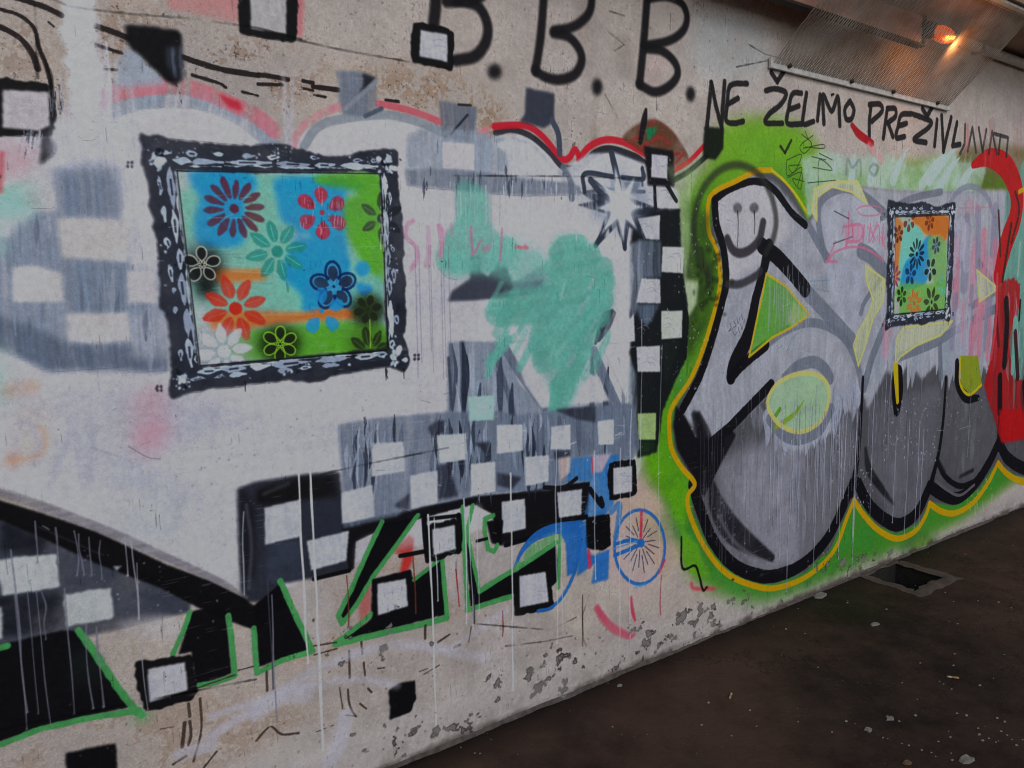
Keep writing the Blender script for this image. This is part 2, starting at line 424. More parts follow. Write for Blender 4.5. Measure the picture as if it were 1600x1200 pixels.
# ---- dark block shapes standing on the arches
t_blocks = [(525, 'grey brushed block on the second arch with a dark corner', [(524, 110), (560, 112), (586, 120), (590, 168), (572, 182), (536, 180), (528, 150), (530, 132)], (106, 113, 126)),
            (690, 'slate grey block above the pale pink checker square', [(686, 157), (745, 167), (741, 222), (690, 216)], (98, 104, 116)),
            (822, 'dark slate block standing below the second big letter', [(822, 137), (866, 146), (866, 190), (850, 200), (812, 190), (820, 178)], (58, 62, 74))]
for x_, lb, q, cc in t_blocks:
    M_ = poly(q, cc, 1.6, .96, 'brush' if x_ != 822 else 'flat', amt=.6)
    if x_ == 525:
        poly([(566, 114), (588, 122), (560, 152), (568, 130)], (36, 36, 46), 1.5, .9); line([(540, 170), (586, 128)], 7, (132, 138, 148), 2, .8); line([(570, 182), (596, 170)], 7, (84, 92, 106), 1.5)
    if x_ == 690:
        line([(704, 210), (730, 180)], 4, (48, 52, 64), 1.5); line([(716, 164), (735, 165)], 4, (52, 50, 54), 1)
    if x_ == 822: line([(862, 188), (872, 210), (874, 240)], 11, (70, 76, 90), 1.5)
    sheet('painted_block', M_, None, label=lb, cat='graffiti', group='blocks standing on the arches')

# ---- big letters B.B.B.
SPB = (29, 27, 30)
def letter(name, strokes, t, wd, col, soft=4, a_=.93, tex='spray'):
    sheet(name, [line(q, wd_ * 1.14, col, soft, a_, tex) for q, wd_ in strokes], t)
t_bbb = at(870, 60, 'initials', 'three big soft black sprayed letter initials with full stops along the top', 'graffiti')
letter('letter_b', [([(682, -30), (680, 10), (677, 40)], 18), ([(697, 3), (725, 3), (748, 12), (761, 38), (759, 65), (742, 88), (712, 95)], 16), ([(710, 3), (745, 0), (768, -20)], 12)], t_bbb, 16, SPB)
letter('letter_b', [([(851, -30), (846, 40), (842, 75), (836, 112)], 14), ([(926, -25), (922, 15), (908, 34), (890, 44), (866, 48)], 13), ([(864, 52), (888, 58), (905, 78), (908, 98), (896, 118), (872, 125), (850, 120), (836, 110)], 14)], t_bbb, 14, SPB)
letter('letter_b', [([(1012, -20), (1006, 60), (999, 132)], 14), ([(1012, -2), (1040, -5), (1064, 5), (1073, 26), (1067, 48), (1045, 64), (1005, 72)], 12), ([(1008, 76), (1034, 80), (1054, 98), (1058, 118), (1044, 136), (1022, 144), (998, 132)], 13)], t_bbb, 13, SPB)
for q in (ell(773, 112, 11, 12), ell(933, 136, 8, 13), ell(1079, 147, 7, 12)):
    sheet('full_stop', poly(q, SPB, 4, .95, 'spray'), t_bbb)

# ---- green spray cloud behind the silver piece
t_sil = at(1300, 600, 'silver_piece', 'huge silver bubble letter piece with black and yellow outline on green spray', 'graffiti')
gp = [(1120, 250), (1150, 205), (1185, 190), (1250, 205), (1290, 262), (1380, 262), (1500, 255), (1610, 285), (1720, 300), (1720, 690), (1600, 742), (1550, 776), (1500, 812), (1400, 856), (1300, 896), (1200, 932), (1130, 922), (1085, 900), (1062, 850),
      (1042, 790), (1010, 745), (1005, 690), (1030, 600), (1062, 540), (1078, 430), (1066, 330), (1085, 280)]
Mc = poly(gp, SPRAY, 20, .94, 'spray', True)
for _ in range(26):
    x, y = R.choice([(R.uniform(1010, 1080), R.uniform(560, 900)), (R.uniform(1120, 1240), R.uniform(215, 290)), (R.uniform(1100, 1600), R.uniform(830, 900))]); poly(ell(x, y, R.uniform(14, 40), R.uniform(14, 34)), R.choice([(60, 108, 52), (118, 158, 52), (70, 130, 40), (104, 140, 60), (66, 120, 66)]), 12, .6, 'cloud', True)
poly([(1060, 560), (1050, 640), (1020, 700), (1040, 760), (1100, 900), (1200, 935), (1340, 880), (1500, 806), (1600, 740), (1720, 690), (1720, 640), (1300, 800), (1140, 800)], (60, 128, 56), 18, .85, 'cloud', True)
poly([(1120, 205), (1200, 190), (1270, 215), (1300, 300), (1200, 270), (1120, 290)], (112, 158, 44), 18, .7, 'spray', True)
poly([(1068, 330), (1092, 320), (1112, 380), (1120, 450), (1100, 520), (1070, 560), (1066, 470)], (44, 62, 34), 12, .75, 'cloud', True)
poly([(1010, 640), (1044, 640), (1060, 720), (1076, 760), (1070, 830), (1040, 780), (1012, 730)], (98, 156, 26), 9, .85, 'cloud', True)
poly([(1064, 820), (1086, 850), (1110, 900), (1090, 905), (1068, 880)], (96, 158, 34), 4, .85, 'cloud')
for _ in range(30):
    x, y = R.choice([(R.uniform(1070, 1125), R.uniform(560, 640)), (R.uniform(1500, 1600), R.uniform(745, 790))]); line([(x, y), (x + R.uniform(-3, 3), y + R.uniform(10, 26))], R.uniform(2, 6), (170, 166, 162) if x > 1400 else (60, 110, 30), 2, .5, 'dry')
sheet('green_backdrop', Mc, t_sil, cell=4)
line([(1052, 282), (1076, 268), (1104, 244)], 9, (30, 40, 30), 2, .93); sheet('red_arch_end', line([(1050, 268), (1076, 253), (1100, 228)], 8, (190, 32, 44), 1.2, .95), t_arch)
sheet('black_block', poly([(1100, 198), (1131, 200), (1130, 232), (1118, 250), (1098, 246)], (26, 32, 26), 2, .95, rough=1), None, label='small black block under the first slogan letter at the tip of the red arch line', cat='graffiti')
poly([(1500, 235), (1600, 228), (1720, 240), (1720, 330), (1600, 320), (1520, 300)], (88, 82, 44), 12, .7, 'cloud', True)
poly([(1066, 436), (1092, 440), (1088, 475), (1072, 500), (1068, 480)], (168, 180, 150), 4, .9)
line([(1068, 478), (1074, 500), (1070, 560)], 6, (28, 34, 30), 2)

# pale turquoise overpaint above and between the letters
poly([(1252, 246), (1290, 236), (1330, 246), (1380, 240), (1430, 262), (1462, 246), (1492, 232), (1496, 252), (1530, 256), (1542, 262), (1530, 300), (1545, 340), (1450, 330), (1350, 330), (1262, 340)], (156, 176, 166), 5, .88, 'cloud', amt=.45, rough=5)
for _ in range(30):
    x = R.uniform(1262, 1520); y = R.uniform(240, 275)
    line([(x, y), (x - R.uniform(2, 16), y + R.uniform(24, 60))], [2, R.uniform(10, 26)], R.choice([(160, 180, 178), (168, 182, 178), (146, 172, 160), (150, 170, 150)]), 5, .45, 'cloud')
for x0_, y0_, x1_, y1_ in ((1452, 262, 1494, 232), (1470, 268, 1500, 246), (1500, 272, 1530, 252), (1440, 270, 1476, 240), (1395, 262, 1420, 230), (1360, 262, 1372, 232), (1330, 262, 1336, 238)):
    line([(x0_, y0_ + 20), ((x0_ + x1_) / 2, (y0_ + y1_) / 2 + 6), (x1_, y1_)], [20, 14, 1.5], (162, 182, 180), 1.6, .85)

# ---- silver letters
BODY = [(1178, 272), (1150, 288), (1118, 304), (1110, 322), (1112, 365), (1124, 395), (1130, 440), (1122, 475), (1104, 540), (1084, 590), (1054, 640), (1050, 665), (1054, 700), (1069, 730), (1090, 755), (1080, 775), (1083, 800),
        (1105, 850), (1135, 888), (1172, 908), (1210, 912), (1258, 894), (1298, 856), (1334, 776), (1370, 820), (1400, 834), (1438, 815), (1451, 784), (1490, 790), (1529, 764), (1558, 722), (1586, 742), (1640, 756), (1700, 750),
        (1700, 300), (1600, 300), (1540, 300), (1480, 300), (1400, 298), (1350, 292), (1310, 288), (1280, 300), (1272, 330), (1262, 345), (1232, 290), (1205, 270)]
fill = poly(BODY, (84, 83, 88), 1.5, 1., 'flat', amt=1.6)
sheet('silver_fill', fill, t_sil, cell=4)
MB = poly_mask(P(BODY), 1)
for q, cc, a_ in (([(1110, 770), (1180, 850), (1290, 830), (1240, 890), (1150, 890)], (134, 132, 140), .75), ([(1390, 700), (1440, 700), (1430, 800), (1390, 810)], (100, 98, 104), .6), ([(1470, 620), (1540, 620), (1520, 740), (1480, 720)], (98, 96, 98), .5),
                  ([(1150, 700), (1320, 680), (1300, 790), (1200, 830)], (100, 99, 106), .7)):
    poly(q, cc, 18, a_, 'cloud', True)
poly([(1120, 720), (1200, 690), (1330, 650), (1336, 720), (1296, 830), (1232, 884), (1180, 880), (1120, 800)], (124, 124, 132), 14, .92, 'flat', amt=2)
poly([(1170, 700), (1250, 690), (1250, 850), (1200, 862), (1150, 780)], (140, 140, 150), 22, .6, 'cloud', True)
poly([(1262, 700), (1330, 660), (1330, 760), (1290, 830), (1250, 860)], (98, 97, 103), 14, .7, 'cloud', True)
poly([(1360, 630), (1470, 600), (1462, 720), (1430, 800), (1390, 810), (1358, 740)], (102, 101, 108), 12, .8, 'flat', amt=2); poly([(1480, 600), (1556, 600), (1556, 700), (1520, 750), (1480, 740)], (92, 91, 96), 10, .7, 'flat', amt=2)
poly([(1126, 300), (1175, 272), (1215, 290), (1262, 350), (1270, 338), (1278, 300), (1312, 286), (1350, 292), (1400, 296), (1480, 298), (1572, 296), (1574, 420), (1562, 520), (1548, 585), (1530, 566), (1520, 590), (1500, 572), (1484, 592), (1466, 566), (1440, 592), (1420, 566),
      (1404, 596), (1385, 580), (1356, 640), (1344, 600), (1334, 650), (1318, 636), (1302, 672), (1256, 704), (1224, 702), (1200, 664), (1206, 612), (1150, 664), (1114, 690), (1062, 650), (1090, 600), (1120, 520), (1136, 440), (1124, 380), (1114, 330)],
     (152, 154, 162), 5, .96, 'flat', rough=4, amt=2.4)
for _ in range(46):
    x, y = R.choice([(R.uniform(1130, 1190), R.uniform(440, 640)), (R.uniform(1200, 1340), R.uniform(520, 680)), (R.uniform(1290, 1540), R.uniform(310, 540))]); streak(x, y, R.uniform(20, 60), R.uniform(6, 20), R.choice([(168, 170, 178), (138, 141, 152), (160, 162, 168), (130, 134, 146)]), .4, 4, 'cloud')
poly([(1290, 400), (1284, 330), (1320, 306), (1344, 310), (1384, 340), (1380, 400), (1350, 392)], (160, 163, 174), 6, .7, 'flat'); poly([(1290, 410), (1340, 400), (1350, 470), (1330, 520), (1300, 500)], (158, 161, 176), 8, .6, 'cloud')
for q_ in ([(1478, 330), (1496, 300), (1520, 292), (1542, 308), (1556, 350)],): line(q_, 10, (122, 124, 142), 2, .7)
for k in range(34):   # ragged tongues of the lilac brushing
    x = 1352 + k * 6 + R.uniform(-3, 3); y1_ = 586 + R.uniform(-14, 26)
    line([(x + R.uniform(2, 8), y1_ - 56), (x + 2, y1_ - 22), (x, y1_)], [20, 12, 2], R.choice([(154, 156, 165), (146, 149, 159), (160, 162, 169), (140, 147, 158)]), 1.4, .92, 'flat', rough=1.2)
for _ in range(26):
    x, y = R.uniform(1150, 1300), R.uniform(700, 800); streak(x, y, R.uniform(30, 80), R.uniform(4, 14), R.choice([(150, 151, 162), (136, 137, 147), (112, 112, 120)]), .4, 3, 'cloud')
for _ in range(14):
    x, y = R.choice([(R.uniform(1375, 1440), R.uniform(640, 760)), (R.uniform(1485, 1540), R.uniform(620, 710))]); streak(x, y, R.uniform(20, 60), R.uniform(6, 16), R.choice([(122, 122, 130), (112, 111, 118)]), .45, 4, 'cloud')
for x, y in ((1212, 706), (1226, 712), (1240, 706), (1258, 712), (1272, 700), (1288, 690), (1302, 684), (1308, 664), (1320, 650), (1332, 658), (1198, 696), (1340, 640)):
    line([(x + R.uniform(0, 8), y - 46), (x + 2, y - 18), (x, y)], [22, 15, 2], R.choice([(152, 155, 169), (146, 150, 164), (160, 163, 176)]), 1.4, .92, 'flat', rough=1.2)
poly([(1120, 305), (1175, 278), (1212, 300), (1240, 360), (1200, 400), (1130, 450), (1118, 340)], (176, 172, 176), 8, .7, 'flat')

# grey overpainted outlines
GO = (106, 111, 123)
outl = []
for q, wd in (([(1290, 405), (1280, 360), (1281, 318), (1312, 296), (1345, 303), (1384, 334)], 11), ([(1262, 350), (1278, 380), (1292, 402)], 12), ([(1256, 452), (1290, 488), (1330, 532)], 20), ([(1345, 392), (1362, 402), (1382, 424)], 20),
              ([(1384, 505), (1362, 560), (1350, 606)], 13), ([(1378, 340), (1420, 312), (1470, 300)], 9), ([(1382, 428), (1352, 470), (1345, 490)], 8),
              ([(1196, 540), (1222, 520), (1255, 506), (1286, 508), (1318, 528), (1338, 566), (1347, 606)], 11), ([(1226, 592), (1244, 574), (1270, 566), (1288, 576), (1297, 592)], 15),
              ([(1203, 655), (1225, 680), (1250, 686), (1280, 672), (1298, 640)], 15), ([(1400, 560), (1460, 536), (1500, 512), (1560, 480)], 12), ([(1400, 566), (1396, 600)], 8), ([(1530, 410), (1556, 452)], 10), ([(1515, 480), (1556, 455)], 10), ([(1470, 590), (1468, 540)], 10)):
    outl.append(line(q, wd * 1.3, GO, 1.8, .92, 'brush', amt=.4))
sheets('grey_outline', outl, t_sil)
for _ in range(30):
    x = R.uniform(1492, 1560); y = R.uniform(320, 520)
    line([(x, y), (x - R.uniform(0, 6), y + R.uniform(40, 100))], R.uniform(12, 30), R.choice([(180, 116, 132), (178, 134, 150), (128, 124, 144), (160, 158, 172)]), 5, .75, 'brush', amt=.4)
poly([(1380, 500), (1396, 505), (1388, 560), (1378, 560)], (176, 124, 140), 4, .7, 'brush')
# pale yellow windows between letters
yel = []
for q, fc in (([(1352, 415), (1382, 437), (1380, 470), (1364, 498), (1352, 540), (1341, 572), (1333, 540), (1340, 520), (1356, 492), (1364, 468), (1354, 440)], (166, 172, 136)), ([(1398, 572), (1400, 530), (1412, 512), (1488, 502), (1470, 524), (1432, 540), (1406, 558)], (172, 176, 146)),
              ([(1526, 422), (1559, 451), (1530, 472)], (164, 172, 148)), ([(1355, 318), (1330, 300), (1300, 292), (1276, 308), (1276, 345), (1268, 330), (1272, 296), (1300, 284), (1340, 284)], (176, 184, 150))):
    poly(q, fc, 1.5, .9, 'brush', amt=.4); yel.append(line(q + q[:1], 3.4, (206, 188, 108), 1.6, .85, sm=False))
sheets('faded_yellow_line', yel, t_sil)
# black outline, clean part
ko = []
for q, wd in (([(1116, 312), (1140, 296), (1172, 284), (1196, 286)], 9), ([(1196, 286), (1216, 304), (1236, 332), (1258, 352)], 10), ([(1116, 312), (1119, 350), (1130, 390), (1134, 440), (1126, 480), (1108, 545), (1092, 590), (1066, 640)], 12),
              ([(1201, 385), (1192, 425), (1180, 470), (1170, 520), (1150, 566), (1142, 590)], [18, 15, 15, 20, 25, 17]), ([(1142, 590), (1160, 570), (1196, 540)], 14), ([(1190, 384), (1214, 402), (1240, 430), (1258, 452)], 20),
              ([(1204, 602), (1175, 632), (1140, 668), (1112, 692)], 14), ([(1126, 690), (1120, 720), (1106, 752)], 14),
              ([(1348, 590), (1345, 650), (1340, 715), (1330, 770)], [5, 6, 8, 14]), ([(1478, 590), (1474, 650), (1467, 705), (1456, 750)], [5, 6, 7, 10]), ([(1566, 600), (1562, 650), (1560, 700)], 9),
              ([(1082, 756), (1092, 790), (1112, 842), (1142, 880), (1178, 898), (1212, 900), (1254, 882), (1290, 845), (1312, 804), (1332, 756)], 19), ([(1340, 756), (1358, 790), (1382, 812), (1405, 820), (1432, 802), (1450, 766)], 19),
              ([(1452, 760), (1474, 774), (1498, 778), (1524, 756), (1546, 722), (1559, 694)], 18), ([(1562, 694), (1574, 716), (1600, 732), (1640, 738)], 18), ([(1464, 720), (1476, 744), (1500, 760), (1528, 750)], 7)):
    ko.append(line(q, [v_ * 1.3 for v_ in wd] if isinstance(wd, list) else wd * (1.3 if wd < 17 or wd > 19.5 else 1.08), (24, 23, 28), 1.4, .97, rough=1.))
ko.append(poly([(1056, 634), (1070, 650), (1086, 682), (1112, 690), (1128, 702), (1112, 740), (1092, 756), (1076, 734), (1058, 702), (1052, 665)], (26, 25, 30), 1.6, .96))
ko.append(poly([(1084, 758), (1140, 668), (1150, 680), (1118, 740), (1100, 776)], (28, 27, 32), 2, .9))
sheets('black_outline', ko, t_sil)
for q, wd in (([(1084, 648), (1096, 680), (1108, 712)], [12, 20, 8]), ([(1112, 760), (1122, 795), (1150, 835), (1206, 872)], [16, 34, 38, 12]), ([(1090, 650), (1102, 684), (1112, 720)], [14, 26, 12]), ([(1352, 702), (1358, 735), (1378, 765), (1396, 788)], [7, 15, 12, 4]), ([(1500, 745), (1520, 735)], 6), ([(1465, 722), (1475, 740)], 10)):
    sheet('black_shading', line(q, wd, (30, 28, 34), 5, .88, 'cloud', amt=.6), t_sil)
line([(1122, 806), (1150, 850), (1195, 880)], 6, (104, 103, 110), 5, .7)
for _ in range(60):
    x, y = R.gauss(1132, 12), R.gauss(806, 34); poly(ell(x, y, R.uniform(.6, 1.8), R.uniform(.8, 2.4), 6), (112, 112, 120), .9, .6); line([(1462, 752), (1480, 766), (1500, 774), (1522, 758)], 3, (96, 92, 96), 2, .8)
# eye of the big letter and green triangle
tri = [(1197, 428), (1228, 448), (1264, 492), (1236, 512), (1206, 528), (1170, 558), (1182, 500), (1190, 465)]
sheet('green_triangle', poly(tri, (88, 146, 56), 1.2, .97, 'cloud', amt=.5), t_sil)
poly([(1240, 470), (1264, 492), (1236, 512), (1230, 500)], (150, 168, 110), 4, .7)
ey = smooth(np.array([(1199, 628), (1212, 602), (1240, 586), (1270, 584), (1292, 600), (1294, 630), (1280, 660), (1252, 675), (1224, 668), (1206, 650)]), True).tolist()
sheet('pale_green_eye', poly(ey, (146, 176, 140), 1.2, .97, 'cloud', amt=.4), t_sil)
line([(1212, 668), (1240, 648), (1256, 626)], [9, 8, 2], (124, 152, 50), 1.5, .9); line([(1208, 655), (1218, 640)], 8, (96, 140, 50), 1.5)
sheets('yellow_line', [line(tri + tri[:1], 4, (196, 158, 34), 1.3, .95, sm=False), line(ey + ey[:1], 7.5, (204, 182, 110), 1.5, .95, sm=False)], t_sil)
# slots
sk = [line([(1402, 585), (1402, 615), (1401, 642)], [30, 32, 18], (24, 23, 28), 1.4), line([(1495, 566), (1497, 600), (1510, 622), (1528, 622)], [12, 18, 16, 10], (26, 24, 28), 1.4)]
sheets('black_slot', sk, t_sil)
sheets('yellow_slot', [line([(1399, 575), (1402, 628)], [15, 8], (198, 158, 26), 1.2), poly([(1500, 556), (1528, 556), (1534, 600), (1516, 616), (1502, 604)], (128, 140, 44), 1.2), line([(1500, 560), (1500, 600), (1514, 617), (1533, 602)], 5, (190, 160, 30), 1.2)], t_sil)
# yellow outer line
Y1 = [(1205, 266), (1180, 268), (1150, 283), (1116, 300), (1106, 320), (1107, 362), (1119, 390), (1125, 430), (1120, 470), (1100, 540), (1079, 592), (1050, 636), (1045, 665), (1049, 702), (1064, 730), (1085, 756), (1074, 776), (1078, 806), (1100, 854),
      (1132, 894), (1172, 914), (1212, 919), (1262, 900), (1302, 862), (1322, 812), (1334, 782)]
Y2 = [(1334, 782), (1350, 806), (1374, 830), (1402, 842), (1430, 830), (1446, 806), (1452, 787)]
Y3 = [(1452, 787), (1470, 799), (1492, 802), (1520, 786), (1544, 754), (1559, 724)]
Y4 = [(1559, 724), (1575, 742), (1602, 754), (1660, 762)]
YC = (188, 144, 18)
sheets('yellow_outer_line', [line(Y1, 9, YC, 1.3, .97, amt=.8)] + [line(q, 9.5, YC, 1.3, .97) for q in (Y2, Y3, Y4)] + [line([(1205, 266), (1224, 282), (1244, 306), (1260, 332)], 5, (200, 166, 40), 1.4, .95)], t_sil)

# red and teal piece at the far right
t_red = at(1580, 500, 'red_piece', 'red teal and black painted letters at the right edge beside the silver piece', 'graffiti')
poly([(1572, 300), (1600, 250), (1720, 260), (1720, 640), (1562, 640), (1560, 470)], (108, 146, 136), 3, .92, 'brush', amt=.5)
sheet('teal_field', poly([(1576, 350), (1600, 330), (1720, 340), (1720, 560), (1566, 560), (1560, 440)], (104, 148, 136), 2, .9, 'cloud'), t_red)
rr = [line([(1520, 258), (1545, 247), (1572, 262), (1588, 300), (1586, 340), (1572, 380), (1560, 430)], [12, 30, 44, 46, 44, 44, 34], (166, 26, 28), 1.6, .96, 'flat'),
      poly([(1558, 450), (1570, 438), (1584, 434), (1594, 446), (1592, 480), (1584, 520), (1582, 592), (1640, 598), (1720, 596), (1720, 680), (1606, 682), (1564, 692), (1552, 650), (1537, 602), (1548, 560), (1553, 500)], (158, 28, 32), 2, .95, 'brush', amt=.35, rough=4)]
sheets('red_field', rr, t_red)
for _ in range(40):
    x = R.uniform(1560, 1640); y = R.uniform(440, 590); streak(x, y, R.uniform(30, 90), R.uniform(4, 14), R.choice([(150, 30, 34), (120, 40, 42), (150, 152, 160), (96, 130, 122), (176, 110, 120), (60, 50, 52)]), .6, 2)
for q, wd, cc in (([(1586, 300), (1592, 330), (1580, 380)], 6, (70, 40, 30)), ([(1560, 330), (1563, 400)], 6, (72, 46, 34)), ([(1572, 470), (1573, 510), (1569, 570)], 16, (30, 26, 30)), ([(1586, 500), (1582, 580)], 14, (106, 160, 148)),
                 ([(1562, 590), (1562, 642)], 16, (28, 24, 28)), ([(1600, 600), (1604, 650)], 14, (28, 24, 28)), ([(1580, 350), (1572, 400), (1566, 440)], 7, (58, 40, 34)), ([(1590, 590), (1586, 520)], 12, (60, 30, 34)), ([(1556, 480), (1560, 540)], 8, (100, 26, 30)), ([(1594, 380), (1590, 430)], 6, (140, 160, 150)), ([(1594, 470), (1592, 500)], 6, (30, 26, 30)), ([(1592, 300), (1610, 290)], 8, (190, 150, 20)), ([(1558, 430), (1556, 500), (1548, 560)], 8, (176, 70, 80))):
    sheet('stroke', line(q, wd, cc, 1.5, .92), t_red)
poly([(1560, 640), (1600, 640), (1605, 686), (1566, 692)], (172, 26, 30), 5, .8)

# ---- slogan
t_slo = at(1330, 180, 'slogan', 'black brushed two line slogan in capitals beneath the slanted wire mesh', 'graffiti lettering')
BK = (36, 34, 36)
def glyph(name, strokes, wd=8, a_=.94, col=BK):
    sheet(name, [line(q, wd, col, 1.6, a_, rough=.8, sm=len(q) > 3) for q in strokes], t_slo)
SL = [('letter_n', [[(1111, 129), (1108, 160), (1104, 200)], [(1111, 129), (1118, 165), (1127, 200)], [(1132, 128), (1129, 165), (1127, 200)]]),
      ('letter_e', [[(1167, 131), (1141, 134), (1136, 162), (1134, 188), (1146, 193), (1161, 190)], [(1137, 163), (1153, 154)]]),
      ('letter_z', [[(1205, 114), (1214, 128)], [(1214, 128), (1224, 112)], [(1196, 142), (1212, 139), (1228, 146), (1220, 163), (1202, 178), (1196, 192), (1222, 193)]]),
      ('letter_e', [[(1252, 146), (1238, 147), (1232, 170), (1230, 193), (1252, 194)], [(1234, 171), (1248, 166)]]),
      ('letter_l', [[(1260, 146), (1256, 172), (1255, 194), (1271, 190)]]), ('letter_i', [[(1281, 149), (1277, 188)]]),
      ('letter_m', [[(1287, 193), (1286, 149), (1299, 174), (1309, 152), (1312, 196)]]),
      ('letter_o', [[(1328, 158), (1320, 170), (1322, 186), (1330, 186), (1334, 172), (1328, 158)]]),
      ('letter_p', [[(1361, 163), (1358, 190), (1358, 216)], [(1358, 164), (1374, 163), (1378, 174), (1362, 190)]]),
      ('letter_r', [[(1386, 170), (1383, 192), (1380, 216)], [(1386, 170), (1398, 170), (1399, 182), (1387, 192)], [(1387, 192), (1395, 214)]]),
      ('letter_e', [[(1424, 178), (1408, 180), (1403, 198), (1400, 215), (1413, 214)], [(1404, 197), (1416, 193)]]),
      ('letter_z', [[(1441, 170), (1448, 182)], [(1448, 182), (1457, 167)], [(1427, 179), (1441, 184), (1455, 191), (1450, 200), (1437, 210), (1428, 219), (1447, 223)]]),
      ('letter_i', [[(1464, 188), (1460, 228)]]), ('letter_v', [[(1471, 181), (1474, 236)], [(1474, 236), (1486, 184)]]), ('letter_l', [[(1495, 192), (1488, 228), (1500, 226)]])]
for n_, st in SL: glyph(n_, st, 9)
for n_, st in (('letter_j', [[(1508, 195), (1507, 225), (1500, 240)]]), ('letter_a', [[(1512, 236), (1519, 200), (1525, 238)]]), ('letter_v', [[(1529, 200), (1535, 237)], [(1535, 237), (1541, 203)]]),
              ('letter_a', [[(1545, 240), (1550, 206), (1557, 240)]]), ('letter_t', [[(1553, 209), (1574, 215)], [(1563, 212), (1560, 241)]]), ('letter_i', [[(1575, 216), (1572, 244)]])):
    glyph(n_, st, 6, .75, (44, 40, 42))
glyph('caron', [[(1219, 229), (1226, 239)], [(1226, 239), (1236, 220)]], 5, .8)
for n_, st in (('faded_letter_m', [[(1322, 272), (1324, 248), (1332, 262), (1343, 250), (1345, 274)]]), ('faded_letter_o', [[(1364, 256), (1358, 266), (1366, 274), (1372, 262), (1364, 256)]])):
    glyph(n_, st, 5, .4, (96, 104, 110))
for _ in range(12):
    x = R.uniform(1500, 1600); line([(x, R.uniform(172, 215)), (x + R.uniform(-3, 3), R.uniform(225, 262))], R.uniform(4, 10), R.choice([(170, 60, 66), (150, 110, 130), (168, 90, 90)]), 4, .35, 'brush')
sheet('paint_dash', [line([(1331, 196), (1342, 210), (1362, 224)], [9, 14, 12], (150, 26, 34), 2, .95), line([(1358, 228), (1368, 240), (1380, 252)], 13, (190, 130, 134), 5, .7, 'brush')], None,
      label='short diagonal dark red dash fading to pink under the slogan', cat='graffiti')

# thin scribbles
t_scr = at(1262, 255, 'scribble_tag', 'thin black scrawled marker tag on the green spray below the slogan', 'graffiti')
sc_ = []
for q in ([(1252, 210), (1268, 225), (1256, 240), (1250, 228), (1270, 212)], [(1255, 232), (1285, 226), (1286, 232), (1258, 230)], [(1230, 250), (1252, 242), (1240, 270), (1232, 260), (1250, 258)], [(1229, 250), (1230, 275), (1252, 262), (1246, 290)],
          [(1230, 278), (1252, 270), (1250, 296), (1238, 280), (1256, 284)], [(1268, 245), (1290, 250)], [(1270, 262), (1300, 266), (1280, 250), (1278, 290)], [(1258, 205), (1262, 218)], [(1280, 240), (1300, 250)], [(1262, 286), (1305, 282)]):
    sc_.append(line(q, 1.3, (40, 52, 40), 1, .85))
sheet('scribble', sc_, t_scr)
t_pk = at(1345, 360, 'pink_tag', 'pink outlined crown shaped tag left of the small painted frame', 'graffiti')
PK = (188, 104, 132)
pk = [line(q, wd, PK, 1.6, .75) for q, wd in (([(1338, 328), (1345, 323), (1366, 322), (1378, 328), (1370, 336), (1350, 337), (1340, 332)], 2.2), ([(1293, 409), (1305, 394), (1330, 386), (1355, 390), (1378, 406), (1380, 410)], 4), ([(1290, 409), (1308, 409)], 4),
      ([(1305, 378), (1292, 408)], 3), ([(1326, 332), (1325, 370), (1322, 384)], 4), ([(1330, 345), (1333, 375)], 4), ([(1318, 355), (1345, 352), (1344, 375), (1322, 378)], 5), ([(1350, 352), (1348, 378)], 3.5), ([(1360, 350), (1358, 378), (1372, 352), (1374, 380)], 3), ([(1380, 350), (1378, 385)], 3))]
for q in ([(1303, 330), (1326, 342)], [(1302, 381), (1332, 370)]): line(q, 2, (70, 68, 80), 1, .8)
for _ in range(16): x, y = R.uniform(1318, 1380), R.uniform(346, 372); line([(x, y), (x + R.uniform(-8, 8), y + R.uniform(8, 22))], 2.4, (186, 108, 134), 1.2, .7)
pk.append(poly([(1320, 350), (1346, 352), (1344, 376), (1320, 380)], (184, 122, 146), 4, .6, 'brush'))
sheets('pink_line', pk, t_pk)
sheet('pink_scrawl', [line(q, 2.2, (190, 110, 130), 2, .6) for q in ([(1506, 320), (1516, 312), (1514, 335), (1508, 330)], [(1520, 314), (1518, 336)], [(1526, 316), (1524, 336)], [(1497, 325), (1552, 324)])], None, label='faint pink scrawl right of the small painted frame', cat='graffiti')
for q in ([(1140, 505), (1142, 512), (1138, 518), (1145, 514)], [(1146, 503), (1150, 509), (1146, 512)], [(1151, 497), (1153, 506), (1156, 495)], [(1158, 492), (1160, 500)], [(1144, 518), (1148, 524), (1152, 518)], [(1153, 512), (1155, 520)], [(1157, 506), (1159, 516), (1161, 503)], [(1163, 500), (1164, 510)]):
    line(q, 1.1, (70, 68, 76), .9, .85)
for q in ([(1265, 440), (1296, 438)], [(1272, 436), (1272, 452)], [(1284, 434), (1286, 452)], [(1292, 436), (1291, 454)], [(1276, 452), (1295, 456)], [(1216, 545), (1222, 540)], [(1230, 548), (1238, 525)], [(1214, 540), (1214, 550)], [(1238, 530), (1244, 522)]):
    line(q, 1.8, (104, 128, 146), 1.4, .7)

